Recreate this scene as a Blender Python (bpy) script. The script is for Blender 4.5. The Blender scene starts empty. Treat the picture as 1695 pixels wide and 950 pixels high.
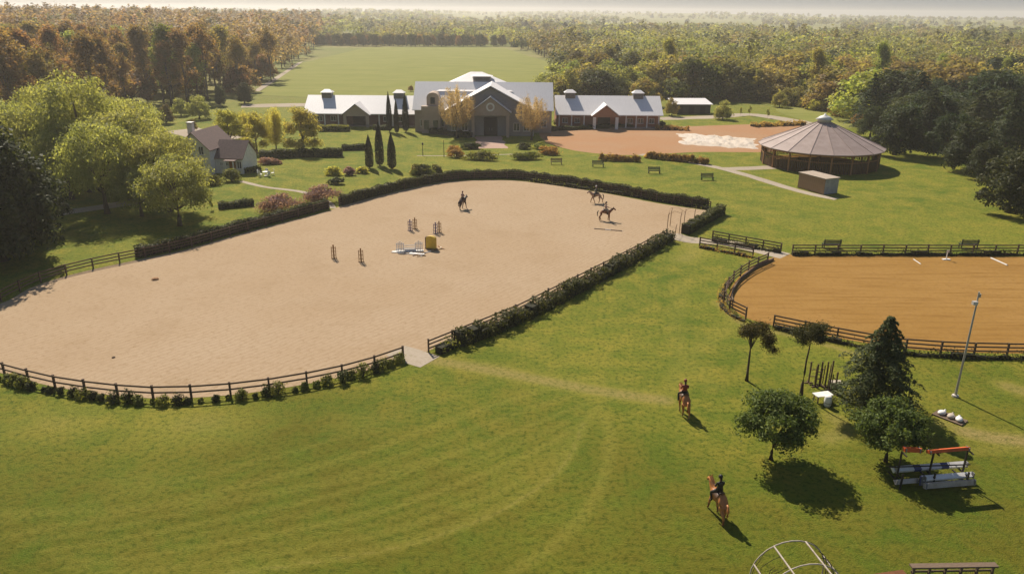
import bpy, math, random
import numpy as np
from mathutils import Vector, Matrix, noise as mnoise
R = math.radians
rng = np.random.default_rng(7)
random.seed(7)
sc = bpy.context.scene
COL = sc.collection

# ------------------------------------------------------------------ camera, sky, sun, exposure
FPX, CAMH, ROLL = 1250.0, 28.0, R(0.45)
PITCH = math.atan(455 / FPX)
cam = bpy.data.cameras.new('camera'); camo = bpy.data.objects.new('camera', cam); COL.objects.link(camo)
cam.sensor_width = 36.0; cam.lens = 36.0 * FPX / 1695.0
cam.clip_start = 0.5; cam.clip_end = 40000
camo.matrix_world = Matrix.Translation((0, 0, CAMH)) @ Matrix.Rotation(math.pi / 2 - PITCH, 4, 'X') @ Matrix.Rotation(ROLL, 4, 'Z')
sc.camera = camo
SUN_AZ, SUN_EL = R(-24), R(43)          # azimuth from +Y, negative = towards -X
world = bpy.data.worlds.new('World'); sc.world = world; world.use_nodes = True
wn = world.node_tree.nodes; wl = world.node_tree.links
sky = wn.new('ShaderNodeTexSky'); sky.sky_type = 'NISHITA'; sky.sun_disc = False
sky.sun_elevation = SUN_EL; sky.sun_rotation = SUN_AZ
sky.air_density = 1.0; sky.dust_density = 0.6; sky.ozone_density = 1.0; sky.altitude = 50
veil = wn.new('ShaderNodeMix'); veil.data_type = 'RGBA'; veil.inputs[0].default_value = 0.62; veil.inputs[7].default_value = (1.5, 2.3, 3.9, 1)   # added even bluish tint, dims the sky fill and neutralises the warm horizon
wl.new(sky.outputs[0], veil.inputs[6]); wl.new(veil.outputs[2], wn['Background'].inputs[0]); wn['Background'].inputs[1].default_value = 0.05
sl = bpy.data.lights.new('sun', 'SUN'); sl.energy = 4.8; sl.angle = R(0.6); sl.color = (1.0, 0.90, 0.76)
so = bpy.data.objects.new('sun', sl); COL.objects.link(so)
sdir = Vector((math.sin(SUN_AZ) * math.cos(SUN_EL), math.cos(SUN_AZ) * math.cos(SUN_EL), math.sin(SUN_EL)))
so.rotation_euler = sdir.to_track_quat('Z', 'Y').to_euler(); so.location = (-60, 130, 110)
vs = sc.view_settings
vs.view_transform = 'Standard'; vs.look = 'None'; vs.gamma = 1.0; vs.use_curve_mapping = False; vs.exposure = 0.58
sc.render.engine = 'CYCLES'
cy = sc.cycles
cy.use_denoising = True; cy.max_bounces = 8; cy.diffuse_bounces = 5; cy.glossy_bounces = 2
cy.transmission_bounces = 3; cy.transparent_max_bounces = 6; cy.volume_bounces = 1
sc.render.filter_size = 1.7 if hasattr(sc.render, 'filter_size') else 1.5

# ------------------------------------------------------------------ pixel <-> place
def ray(x, y):
    u = (x - 847.5) / FPX; v = (475 - y) / FPX
    c, s = math.cos(ROLL), math.sin(ROLL)
    u, v = u * c + v * s * 0 - v * s, v * c + u * s
    return np.array([u, math.cos(PITCH) + v * math.sin(PITCH), -math.sin(PITCH) + v * math.cos(PITCH)])
def G(x, y, z=0.0):                       # the place on the ground (or at height z) seen at photo pixel x, y
    d = ray(x, y); t = (z - CAMH) / d[2]
    return Vector((d[0] * t, d[1] * t, z))
def HZ(x, y, Y):                          # height of photo pixel x, y at distance Y
    d = ray(x, y); return CAMH + d[2] * Y / d[1]
def proj(X, Y, Z=0.0):
    dz = Z - CAMH
    cz = Y * math.cos(PITCH) - dz * math.sin(PITCH); cyy = Y * math.sin(PITCH) + dz * math.cos(PITCH)
    u, v = X / cz, cyy / cz
    c, s = math.cos(ROLL), math.sin(ROLL)
    u, v = u * c + v * s, v * c - u * s
    return 847.5 + u * FPX, 475 - v * FPX

def sstep(a, b, x):
    t = np.clip((x - a) / (b - a), 0, 1); return t * t * (3 - 2 * t)
def terr(X, Y):                           # gentle land: flat round the arenas, rising into the wooded hill, far ridges
    X = np.asarray(X, float); Y = np.asarray(Y, float)
    z = 8.0 * sstep(110, 330, -X) * sstep(200, 420, Y)
    r = np.hypot(X, Y)
    far = sstep(1500, 5200, r)
    z = z + far * (15 + 9 * np.sin(X / 900 + 1.3) + 6 * np.sin(X / 370 + Y / 800) + 3 * np.sin(X / 140))
    return z

# ------------------------------------------------------------------ materials
MATS = {}
def nodes_of(name):
    m = bpy.data.materials.new(name); m.use_nodes = True
    nt = m.node_tree; return m, nt, nt.nodes, nt.links, nt.nodes['Principled BSDF']
def mixc(N, L, fac, a, b, blend='MIX'):
    n = N.new('ShaderNodeMix'); n.data_type = 'RGBA'; n.blend_type = blend
    for sck, val in ((0, fac), (6, a), (7, b)):
        if hasattr(val, 'is_linked'): L.new(val, n.inputs[sck])
        elif sck == 0: n.inputs[0].default_value = val
        else: n.inputs[sck].default_value = (*val[:3], 1)
    return n.outputs[2]
def noise_n(N, L, scale, detail=4, rough=0.6, vec=None, dim=None):
    t = N.new('ShaderNodeTexNoise'); t.inputs['Scale'].default_value = scale; t.inputs['Detail'].default_value = detail
    t.inputs['Roughness'].default_value = rough
    if vec is not None: L.new(vec, t.inputs['Vector'])
    return t.outputs[0]
def ramp(N, L, fac, a, b):
    n = N.new('ShaderNodeMapRange'); n.inputs[1].default_value = a; n.inputs[2].default_value = b; L.new(fac, n.inputs[0]); return n.outputs[0]
def geo_pos(N): return N.new('ShaderNodeNewGeometry').outputs['Position']
def mapping(N, L, vec, scale=(1, 1, 1), rot=(0, 0, 0)):
    m = N.new('ShaderNodeMapping'); m.inputs['Scale'].default_value = scale; m.inputs['Rotation'].default_value = rot; L.new(vec, m.inputs[0]); return m.outputs[0]
def bump(N, L, P, h, strength=0.4, dist=0.05):
    b = N.new('ShaderNodeBump'); b.inputs['Strength'].default_value = strength; b.inputs['Distance'].default_value = dist
    L.new(h, b.inputs['Height']); L.new(b.outputs[0], P.inputs['Normal'])
def pm(name, c1, c2=None, scale=3.0, rough=0.8, metal=0.0, bmp=0.0, stretch=(1, 1, 1), spec=0.3):
    if name in MATS: return MATS[name]
    m, nt, N, L, P = nodes_of(name)
    c2 = c2 or tuple(x * 0.7 for x in c1)
    tc = N.new('ShaderNodeTexCoord').outputs['Object']
    v = mapping(N, L, tc, stretch)
    n1 = noise_n(N, L, scale, 6, 0.65, v)
    L.new(mixc(N, L, ramp(N, L, n1, 0.3, 0.7), c1, c2), P.inputs['Base Color'])
    P.inputs['Roughness'].default_value = rough; P.inputs['Metallic'].default_value = metal
    P.inputs['Specular IOR Level'].default_value = spec
    if bmp: bump(N, L, P, n1, bmp, 0.03)
    MATS[name] = m; return m
def leafmat(name, c1, c2, c3=None, trans=0.45, objvar=0.25, attr=None):
    if name in MATS: return MATS[name]
    m, nt, N, L, P = nodes_of(name)
    g = N.new('ShaderNodeNewGeometry'); oi = N.new('ShaderNodeObjectInfo')
    col = mixc(N, L, g.outputs['Random Per Island'], c1, c2)
    if c3: col = mixc(N, L, ramp(N, L, noise_n(N, L, 0.35, 2, 0.5, g.outputs['Position']), 0.45, 0.65), col, c3)
    if attr:
        a = N.new('ShaderNodeAttribute'); a.attribute_name = attr
        col = mixc(N, L, 0.6, a.outputs['Color'], mixc(N, L, g.outputs['Random Per Island'], (0.35, 0.35, 0.35), (1.5, 1.5, 1.5)), 'MULTIPLY')
    hs = N.new('ShaderNodeHueSaturation')
    h = N.new('ShaderNodeMapRange'); h.inputs[3].default_value = 0.5 - objvar * 0.09; h.inputs[4].default_value = 0.5 + objvar * 0.09; L.new(oi.outputs['Random'], h.inputs[0]); L.new(h.outputs[0], hs.inputs['Hue'])
    mr = N.new('ShaderNodeMath'); mr.operation = 'FRACT'
    mm = N.new('ShaderNodeMath'); mm.operation = 'MULTIPLY'; mm.inputs[1].default_value = 7.31; L.new(oi.outputs['Random'], mm.inputs[0]); L.new(mm.outputs[0], mr.inputs[0])
    vr = N.new('ShaderNodeMapRange'); vr.inputs[3].default_value = 1 - objvar; vr.inputs[4].default_value = 1 + objvar; L.new(mr.outputs[0], vr.inputs[0]); L.new(vr.outputs[0], hs.inputs['Value'])
    L.new(col, hs.inputs['Color']); col = hs.outputs[0]
    L.new(col, P.inputs['Base Color']); P.inputs['Roughness'].default_value = 0.65; P.inputs['Specular IOR Level'].default_value = 0.18
    t = N.new('ShaderNodeBsdfTranslucent')
    L.new(mixc(N, L, 1.0, col, (1.25, 1.2, 0.55), 'MULTIPLY'), t.inputs[0])
    mx = N.new('ShaderNodeMixShader'); mx.inputs[0].default_value = trans
    L.new(P.outputs[0], mx.inputs[1]); L.new(t.outputs[0], mx.inputs[2]); L.new(mx.outputs[0], N['Material Output'].inputs[0])
    MATS[name] = m; return m

def grass_mat():
    m, nt, N, L, P = nodes_of('lawn_grass')
    pos = geo_pos(N)
    aw = N.new('ShaderNodeAttribute'); aw.attribute_name = 'wear'
    ad = N.new('ShaderNodeAttribute'); ad.attribute_name = 'distance'
    big = noise_n(N, L, 0.045, 4, 0.6, pos); mid = noise_n(N, L, 0.33, 5, 0.7, pos)
    fine = noise_n(N, L, 2.6, 6, 0.75, pos); vf = noise_n(N, L, 11, 3, 0.7, pos)
    # mowing / riding arcs: distance from a far centre, noisy
    c = mixc(N, L, ramp(N, L, big, 0.38, 0.62), (0.104, 0.160, 0.013), (0.205, 0.225, 0.024))
    c = mixc(N, L, ramp(N, L, mid, 0.40, 0.66), c, (0.310, 0.268, 0.036))
    c = mixc(N, L, ramp(N, L, fine, 0.52, 0.36), c, (0.050, 0.092, 0.008))
    c = mixc(N, L, ramp(N, L, vf, 0.50, 0.78), c, (0.285, 0.265, 0.036))
    al = N.new('ShaderNodeAttribute'); al.attribute_name = 'near_dimming'
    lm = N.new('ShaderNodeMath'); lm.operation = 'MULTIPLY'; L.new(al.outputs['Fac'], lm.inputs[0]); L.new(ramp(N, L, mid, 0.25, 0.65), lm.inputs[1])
    c = mixc(N, L, lm.outputs[0], c, (0.092, 0.092, 0.006))  # vignetting and weaker backlight painted in: lawn colour darkens towards the camera
    ws = N.new('ShaderNodeMath'); ws.operation = 'MULTIPLY'; L.new(aw.outputs['Fac'], ws.inputs[0]); L.new(ramp(N, L, fine, 0.25, 0.58), ws.inputs[1])
    c = mixc(N, L, ws.outputs[0], c, mixc(N, L, ramp(N, L, aw.outputs['Fac'], 0.45, 0.95), (0.330, 0.290, 0.050), (0.36, 0.275, 0.10)))
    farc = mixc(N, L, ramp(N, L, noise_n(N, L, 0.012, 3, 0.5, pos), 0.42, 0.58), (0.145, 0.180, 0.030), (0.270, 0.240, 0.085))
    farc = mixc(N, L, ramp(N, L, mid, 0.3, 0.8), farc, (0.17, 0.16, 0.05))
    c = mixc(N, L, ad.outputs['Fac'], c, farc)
    L.new(c, P.inputs['Base Color']); P.inputs['Roughness'].default_value = 0.9; P.inputs['Specular IOR Level'].default_value = 0.1
    mb = N.new('ShaderNodeMath'); mb.operation = 'ADD'; L.new(fine, mb.inputs[0]); L.new(vf, mb.inputs[1])
    bump(N, L, P, mb.outputs[0], 0.8, 0.25)
    return m
def sand_mat(name, c1, c2, c3, streak=None, dents=0.5, dist=0.08, harrow=False):
    m, nt, N, L, P = nodes_of(name)
    pos = geo_pos(N)
    big = noise_n(N, L, 0.06, 4, 0.6, pos); fine = noise_n(N, L, 1.9, 8, 0.8, pos); vf = noise_n(N, L, 9, 4, 0.8, pos)
    c = mixc(N, L, ramp(N, L, big, 0.35, 0.65), c1, c2)
    c = mixc(N, L, ramp(N, L, fine, 0.50, 0.30), c, c3)
    c = mixc(N, L, ramp(N, L, vf, 0.60, 0.85), c, c3)
    h = fine
    if streak:
        st = noise_n(N, L, 0.9, 4, 0.6, mapping(N, L, pos, streak))
        c = mixc(N, L, ramp(N, L, st, 0.48, 0.72), c, c3)
        a = N.new('ShaderNodeMath'); a.operation = 'ADD'; L.new(fine, a.inputs[0]); L.new(st, a.inputs[1]); h = a.outputs[0]
    if harrow:                # shallow harrow lines and damp patches
        wv = N.new('ShaderNodeTexWave'); wv.inputs['Scale'].default_value = .55; wv.inputs['Distortion'].default_value = 9; wv.inputs['Detail'].default_value = 4; wv.inputs['Detail Scale'].default_value = .35
        L.new(mapping(N, L, pos, (1, 1, 1), (0, 0, R(38))), wv.inputs['Vector'])
        f_ = N.new('ShaderNodeMath'); f_.operation = 'MULTIPLY'; f_.inputs[1].default_value = .28; L.new(ramp(N, L, wv.outputs['Fac'], .55, 1.0), f_.inputs[0])
        c = mixc(N, L, f_.outputs[0], c, c3)
        g_ = N.new('ShaderNodeMath'); g_.operation = 'MULTIPLY'; g_.inputs[1].default_value = .4; L.new(ramp(N, L, noise_n(N, L, .16, 5, .7, pos), .52, .75), g_.inputs[0])
        c = mixc(N, L, g_.outputs[0], c, c3)
    L.new(c, P.inputs['Base Color']); P.inputs['Roughness'].default_value = 0.95; P.inputs['Specular IOR Level'].default_value = 0.05
    vo_ = N.new('ShaderNodeTexVoronoi'); vo_.inputs['Scale'].default_value = 1.6; L.new(pos, vo_.inputs['Vector'])
    ad_ = N.new('ShaderNodeMath'); ad_.operation = 'MULTIPLY_ADD'; L.new(ramp(N, L, vo_.outputs['Distance'], .0, .35), ad_.inputs[0]); ad_.inputs[1].default_value = .18; L.new(h, ad_.inputs[2])
    bump(N, L, P, ad_.outputs[0], dents, dist)
    return m
M_GRASS = grass_mat()
M_SAND = sand_mat('pale_riding_sand', (0.368, 0.266, 0.168), (0.395, 0.295, 0.196), (0.265, 0.180, 0.098), harrow=True, dents=0.6)
M_DIRT = sand_mat('orange_riding_dirt', (0.275, 0.152, 0.040), (0.31, 0.178, 0.054), (0.215, 0.112, 0.028), streak=(0.12, 1.6, 1), dents=0.5)
M_YARD = sand_mat('terracotta_yard_dirt', (0.36, 0.195, 0.10), (0.36, 0.225, 0.13), (0.29, 0.14, 0.065), dents=0.3)
M_PATH = sand_mat('pale_gravel_path', (0.35, 0.29, 0.22), (0.40, 0.34, 0.27), (0.25, 0.21, 0.13), dents=0.3)
M_PINK = sand_mat('pink_paving', (0.40, 0.27, 0.215), (0.44, 0.32, 0.26), (0.32, 0.21, 0.16), dents=0.2)
M_MEADOW = sand_mat('meadow_grass', (0.195, 0.205, 0.050), (0.235, 0.232, 0.066), (0.160, 0.175, 0.040), streak=(0.05, 0.35, 1), dents=0.3, dist=0.2)
M_FWOOD = pm('weathered_dark_fence_wood', (0.070, 0.042, 0.026), (0.150, 0.098, 0.062), 5, 0.85, bmp=0.3, stretch=(1, 6, 6))
M_GREYWOOD = pm('grey_brown_wood', (0.20, 0.14, 0.095), (0.115, 0.08, 0.055), 4, 0.85, bmp=0.3, stretch=(1, 6, 6))
M_TIMBER = pm('orange_brown_timber', (0.40, 0.19, 0.075), (0.25, 0.115, 0.048), 3, 0.75, bmp=0.2, stretch=(5, 5, 1))
M_PLANK = pm('weathered_cladding_boards', (0.38, 0.245, 0.145), (0.25, 0.155, 0.09), 3, 0.85, bmp=0.2, stretch=(5, 5, 1))
M_WHITE = pm('white_paint', (0.78, 0.76, 0.72), (0.62, 0.60, 0.56), 2, 0.55)
M_ROOFW = pm('white_metal_roofing', (0.78, 0.75, 0.735), (0.68, 0.65, 0.63), 1.2, 0.5, stretch=(6, 0.6, 0.6))
M_ROOFB = pm('brown_shingle_roof', (0.25, 0.17, 0.145), (0.18, 0.125, 0.108), 3, 0.85, bmp=0.3)
M_ROOFP = pm('faded_brown_roof_sheet', (0.36, 0.28, 0.25), (0.28, 0.21, 0.185), 0.9, 0.62, bmp=0.1)
M_GREYM = pm('grey_galvanised_metal', (0.32, 0.31, 0.31), (0.20, 0.195, 0.2), 2, 0.5, 0.5)
M_DARK = pm('dark_opening', (0.022, 0.018, 0.016), (0.03, 0.025, 0.02), 2, 0.8)
M_BRICK = pm('red_brick_wall', (0.40, 0.18, 0.115), (0.31, 0.13, 0.08), 2.5, 0.85, bmp=0.2)
M_BROWNW = pm('brown_brick_wall', (0.22, 0.125, 0.095), (0.16, 0.09, 0.07), 2.5, 0.85)
M_SLATE = pm('grey_green_boarding', (0.27, 0.255, 0.24), (0.21, 0.20, 0.19), 1.5, 0.7, stretch=(1, 1, 5))
M_BEIGE = pm('beige_render', (0.42, 0.33, 0.26), (0.36, 0.28, 0.22), 1.5, 0.8)
M_GLASS = pm('dark_window_glass', (0.05, 0.06, 0.07), (0.03, 0.035, 0.045), 1, 0.12, spec=0.6)
M_BARK = pm('brown_tree_bark', (0.075, 0.052, 0.036), (0.045, 0.032, 0.022), 4, 0.9, bmp=0.5, stretch=(4, 4, 0.8))
M_BARKP = pm('pale_tree_bark', (0.16, 0.125, 0.09), (0.10, 0.075, 0.05), 4, 0.9, bmp=0.4, stretch=(4, 4, 0.8))
M_CORE = pm('dark_twigs', (0.020, 0.022, 0.010), (0.030, 0.026, 0.014), 6, 0.95)
M_IRON = pm('dark_iron', (0.035, 0.03, 0.026), (0.06, 0.05, 0.04), 4, 0.6, 0.4)
M_POLE = pm('pale_galvanised_pole', (0.52, 0.48, 0.43), (0.42, 0.38, 0.34), 3, 0.5, 0.2)
L_LIME = leafmat('spring_green_leaves', (0.33, 0.345, 0.120), (0.45, 0.44, 0.175), (0.26, 0.28, 0.100), 0.6, 0.12)
L_MID = leafmat('olive_green_leaves', (0.180, 0.200, 0.052), (0.390, 0.380, 0.120), (0.300, 0.260, 0.090), 0.55, 0.5)
L_DEEP = leafmat('glossy_dark_leaves', (0.045, 0.072, 0.015), (0.190, 0.225, 0.062), None, 0.45, 0.15)
L_RUST = leafmat('rusty_brown_leaves', (0.250, 0.150, 0.070), (0.365, 0.228, 0.105), (0.180, 0.150, 0.062), 0.6, 0.30)
L_CON = leafmat('dark_conifer_needles', (0.032, 0.050, 0.019), (0.085, 0.100, 0.038), None, 0.35, 0.4)
L_FIR = leafmat('mid_conifer_needles', (0.034, 0.052, 0.018), (0.130, 0.140, 0.050), None, 0.35, 0.15)
L_CYP = leafmat('cypress_needles', (0.020, 0.022, 0.010), (0.045, 0.044, 0.020), None, 0.2, 0.15)
L_AUT = leafmat('bronze_young_leaves', (0.40, 0.275, 0.185), (0.54, 0.39, 0.28), None, 0.55, 0.08)
L_YEL = leafmat('golden_green_leaves', (0.42, 0.40, 0.11), (0.54, 0.49, 0.16), None, 0.7, 0.15)
L_HEDGE = leafmat('clipped_hedge_leaves', (0.036, 0.048, 0.015), (0.125, 0.128, 0.038), None, 0.35, 0.2)
L_HEDGEL = leafmat('light_hedge_leaves', (0.130, 0.150, 0.032), (0.270, 0.265, 0.070), None, 0.5, 0.15)
L_PURP = leafmat('dusky_pink_blossom', (0.27, 0.155, 0.155), (0.48, 0.30, 0.30), None, 0.5, 0.1)
L_ORAN = leafmat('orange_brown_grass_leaves', (0.34, 0.205, 0.068), (0.50, 0.33, 0.125), None, 0.6, 0.15)
L_OLB = leafmat('olive_brown_leaves', (0.235, 0.185, 0.078), (0.410, 0.325, 0.140), (0.290, 0.255, 0.095), 0.55, 0.4)
L_WOOD = leafmat('mixed_woodland_leaves', (0.1, 0.1, 0.03), (0.1, 0.1, 0.03), None, 0.4, 0.0, attr='tint')

# ------------------------------------------------------------------ mesh helpers
class MB:
    def __init__(s): s.v = []; s.f = []; s.m = []
    def poly(s, pts, mi=0):
        i = len(s.v); s.v += [tuple(p) for p in pts]; s.f.append(tuple(range(i, i + len(pts)))); s.m.append(mi)
    def box(s, c, sz, rz=0, mi=0, tilt=None):
        i = len(s.v); cs, sn = math.cos(rz), math.sin(rz)
        for dz in (-.5, .5):
            for dx, dy in ((-.5, -.5), (.5, -.5), (.5, .5), (-.5, .5)):
                p = Vector((dx * sz[0], dy * sz[1], dz * sz[2]))
                if tilt is not None: p = tilt @ p
                s.v.append((c[0] + p.x * cs - p.y * sn, c[1] + p.x * sn + p.y * cs, c[2] + p.z))
        for q in ((0, 3, 2, 1), (4, 5, 6, 7), (0, 1, 5, 4), (1, 2, 6, 5), (2, 3, 7, 6), (3, 0, 4, 7)):
            s.f.append(tuple(i + k for k in q)); s.m.append(mi)
        return s
    def bar(s, a, b, w, h=None, mi=0):
        a, b = Vector(a), Vector(b); d = b - a; h = h or w
        q = d.to_track_quat('X', 'Z').to_matrix()
        i = len(s.v)
        for t in (a, b):
            for dy, dz in ((-.5, -.5), (.5, -.5), (.5, .5), (-.5, .5)):
                s.v.append(tuple(t + q @ Vector((0, dy * w, dz * h))))
        for k in range(4): s.f.append((i + k, i + (k + 1) % 4, i + 4 + (k + 1) % 4, i + 4 + k)); s.m.append(mi)
        s.f.append((i + 3, i + 2, i + 1, i)); s.f.append((i + 4, i + 5, i + 6, i + 7)); s.m += [mi, mi]
        return s
    def tube(s, pts, rad, n=8, mi=0, cap=True):
        pts = [Vector(p) for p in pts]; base = len(s.v)
        for k, p in enumerate(pts):
            d = (pts[min(k + 1, len(pts) - 1)] - pts[max(k - 1, 0)]).normalized()
            q = d.to_track_quat('Z', 'Y').to_matrix()
            r = rad[k] if hasattr(rad, '__len__') else rad
            for j in range(n):
                a = 2 * math.pi * j / n; s.v.append(tuple(p + q @ Vector((math.cos(a) * r, math.sin(a) * r, 0))))
        for k in range(len(pts) - 1):
            for j in range(n):
                a, b = base + k * n + j, base + k * n + (j + 1) % n
                s.f.append((a, b, b + n, a + n)); s.m.append(mi)
        if cap:
            s.f.append(tuple(base + j for j in reversed(range(n)))); s.f.append(tuple(base + (len(pts) - 1) * n + j for j in range(n))); s.m += [mi, mi]
        return s
    def lathe(s, prof, n=12, c=(0, 0), mi=0):
        base = len(s.v)
        for r, z in prof:
            for j in range(n):
                a = 2 * math.pi * j / n; s.v.append((c[0] + r * math.cos(a), c[1] + r * math.sin(a), z))
        for k in range(len(prof) - 1):
            for j in range(n):
                a, b = base + k * n + j, base + k * n + (j + 1) % n
                s.f.append((a, b, b + n, a + n)); s.m.append(mi)
        s.f.append(tuple(base + j for j in reversed(range(n)))); s.f.append(tuple(base + (len(prof) - 1) * n + j for j in range(n))); s.m += [mi, mi]
        return s
    def mesh(s, name, mats, smooth=False):
        me = bpy.data.meshes.new(name); me.from_pydata(s.v, [], s.f)
        for m in (mats if isinstance(mats, (list, tuple)) else [mats]): me.materials.append(m)
        me.polygons.foreach_set('material_index', s.m)
        if smooth: me.polygons.foreach_set('use_smooth', [True] * len(s.f))
        me.update(); return me
    def build(s, name, mats, parent=None, smooth=False, loc=None):
        o = bpy.data.objects.new(name, s.mesh(name, mats, smooth)); COL.objects.link(o)
        if parent: o.parent = parent
        if loc is not None: o.location = loc
        return o
def put(name, me, parent=None, loc=(0, 0, 0), rz=0.0, scale=None):
    o = bpy.data.objects.new(name, me); COL.objects.link(o); o.parent = parent; o.location = loc; o.rotation_euler = (0, 0, rz)
    if scale is not None: o.scale = scale
    return o
def tag(o, label, cat, group=None, kind=None):
    if label: o['label'] = label
    if cat: o['category'] = cat
    if group: o['group'] = group
    if kind: o['kind'] = kind
    return o
def thing(name, label, cat, loc=(0, 0, 0), rz=0.0, group=None, kind=None):
    o = bpy.data.objects.new(name, None); COL.objects.link(o); o.location = loc; o.rotation_euler = (0, 0, rz); o.empty_display_size = 0.2
    return tag(o, label, cat, group, kind)
def quads_mesh(name, V, mats, mi=None):
    n = len(V) // 4
    me = bpy.data.meshes.new(name)
    me.vertices.add(4 * n); me.vertices.foreach_set('co', V.astype(np.float32).ravel())
    me.loops.add(4 * n); me.loops.foreach_set('vertex_index', np.arange(4 * n, dtype=np.int32))
    me.polygons.add(n); me.polygons.foreach_set('loop_start', np.arange(0, 4 * n, 4, dtype=np.int32))
    for m in (mats if isinstance(mats, (list, tuple)) else [mats]): me.materials.append(m)
    if mi is not None: me.polygons.foreach_set('material_index', mi.astype(np.int32))
    me.update(calc_edges=True); return me
def leaves(C, Nrm, size, rg, aspect=0.6, spread=0.7, up=None):
    """one leaf-shaped quad at each centre C, roughly facing Nrm"""
    n = len(C)
    nn = Nrm + rg.normal(0, spread, (n, 3)); nn /= np.linalg.norm(nn, axis=1, keepdims=True) + 1e-9
    t = rg.normal(0, 1, (n, 3)) if up is None else np.asarray(up) + rg.normal(0, 0.35, (n, 3))
    t -= nn * (t * nn).sum(1, keepdims=True); t /= np.linalg.norm(t, axis=1, keepdims=True) + 1e-9
    b = np.cross(nn, t)
    s = (size * rg.uniform(0.6, 1.35, n))[:, None]
    V = np.empty((n, 4, 3))
    V[:, 0] = C - t * s; V[:, 1] = C + b * s * aspect + t * s * 0.1 + nn * s * 0.12; V[:, 2] = C + t * s; V[:, 3] = C - b * s * aspect + t * s * 0.1 + nn * s * 0.12
    return V.reshape(-1, 3)
def unit(rg, n):
    d = rg.normal(0, 1, (n, 3)); return d / np.linalg.norm(d, axis=1, keepdims=True)

# crowns: every one about 1 tall-unit scaled in metres as given
def crown_round(seed, h0, h1, rx, n, leaf, lobes=22, lobe_r=0.36, fill=0.35, aspect=0.6, droop=None, flat=1.0, dome=False):
    rg = np.random.default_rng(seed)
    cz = (h0 + h1) / 2; rz = (h1 - h0) / 2
    if dome: cz = h0 + (h1 - h0) * .24; rz = (h1 - h0) * .76
    d = unit(rg, lobes * 4); d = d[d[:, 2] > (-0.28 if dome else -0.75)][:lobes]
    rad = rg.uniform(0.5, 0.86, len(d))[:, None]
    lc = d * rad * np.array([rx, rx, rz]) + [0, 0, cz]
    lr = rx * lobe_r * rg.uniform(0.7, 1.3, len(d))
    k = rg.integers(0, len(d), n)
    dd = unit(rg, n); dd[:, 2] = np.where(dd[:, 2] < (-0.85 if dome else -0.45), -dd[:, 2], dd[:, 2])
    q_ = rg.random(n); rr = np.where(q_ < fill, rg.uniform(0.25, 0.9, n), np.where(q_ > .86, rg.uniform(1.05, 1.55, n), rg.uniform(0.8, 1.15, n)))
    C = lc[k] + dd * (lr[k] * rr)[:, None] * np.array([1, 1, 0.8 * flat])
    out = (C - [0, 0, cz - rz * 0.3]); out /= np.linalg.norm(out, axis=1, keepdims=True)
    if dome: C[:, 2] = np.maximum(C[:, 2], h0 * .2 + .02 * rg.random(n))
    return leaves(C, dd * 0.7 + out * 0.5 + [0, 0, 0.35], leaf, rg, aspect, 0.85, droop), lc
def crown_tall(seed, H, n, leaf, w=0.2):           # eucalyptus: clumps high on a bare stem
    rg = np.random.default_rng(seed); K = 16
    hz = H * rg.uniform(0.38, 0.96, K); ang = rg.uniform(0, 6.28, K)
    rr = H * w * (1.15 - hz / H) * 1.6 * rg.uniform(0.25, 1, K)
    lc = np.c_[np.cos(ang) * rr, np.sin(ang) * rr, hz]; lc[0] = (0, 0, H * 0.95)
    lr = H * rg.uniform(0.055, 0.115, K)
    k = rg.integers(0, K, n); dd = unit(rg, n)
    C = lc[k] + dd * (lr[k] * rg.uniform(0.3, 1.1, n))[:, None] * np.array([1, 1, 1.25])
    return leaves(C, dd + [0, 0, 0.3], leaf, rg, 0.5, 0.7), lc
def crown_conifer(seed, H, r0, z0, n, leaf, tiers=14, droop=0.25, ragged=0.25):
    rg = np.random.default_rng(seed); Cs = []; Ns = []; br = []
    per = n // (tiers * 9)
    for t in range(tiers):
        f = t / (tiers - 1); z = z0 + (H - z0) * f ** 0.95; L = r0 * (1 - f) ** 0.85 * (1 - 0.25 * (1 - f) ** 6) + 0.06 * r0
        nb = 9 if f < 0.7 else 6
        for b in range(nb):
            a = 2 * math.pi * (b / nb) + t * 1.3 + rg.normal(0, 0.15); Lb = L * (1 + rg.normal(0, ragged))
            s = np.sqrt(rg.random(max(per, 6)))
            side = rg.normal(0, 0.22, len(s)) * (s * (1.15 - s) + 0.1) * Lb * 1.2
            zz = z + 0.18 * L * np.sin(s * 3.0) - droop * L * s ** 1.5 + rg.normal(0, 0.06, len(s)) * H / 10
            ca, sa = math.cos(a), math.sin(a)
            C = np.c_[ca * s * Lb - sa * side, sa * s * Lb + ca * side, zz]
            Cs.append(C); Ns.append(np.tile([ca * 0.5, sa * 0.5, 0.9], (len(s), 1)))
            if t % 3 == 0 and b % 3 == 0: br.append((ca * Lb * 0.7, sa * Lb * 0.7, z))
    C = np.concatenate(Cs); Nn = np.concatenate(Ns)
    return leaves(C, Nn, leaf, rg, 0.4, 0.45), np.array(br)
def crown_spindle(seed, H, r, n, leaf):
    rg = np.random.default_rng(seed)
    z = H * (0.04 + 0.96 * rg.random(n)); f = z / H
    rad = r * np.clip(np.minimum(1, f / 0.12) ** 0.5 * (1 - np.clip((f - 0.35) / 0.65, 0, 1) ** 2.0), 0.06, 1) * np.where(rg.random(n) < 0.25, rg.uniform(0.4, 0.9, n), rg.uniform(0.88, 1.1, n))
    a = rg.uniform(0, 6.28, n)
    C = np.c_[np.cos(a) * rad, np.sin(a) * rad, z]
    return leaves(C, np.c_[np.cos(a), np.sin(a), np.full(n, 0.35)], leaf, rg, 0.4, 0.4, (0, 0, 1)), np.array([[0, 0, H * 0.9]])
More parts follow.
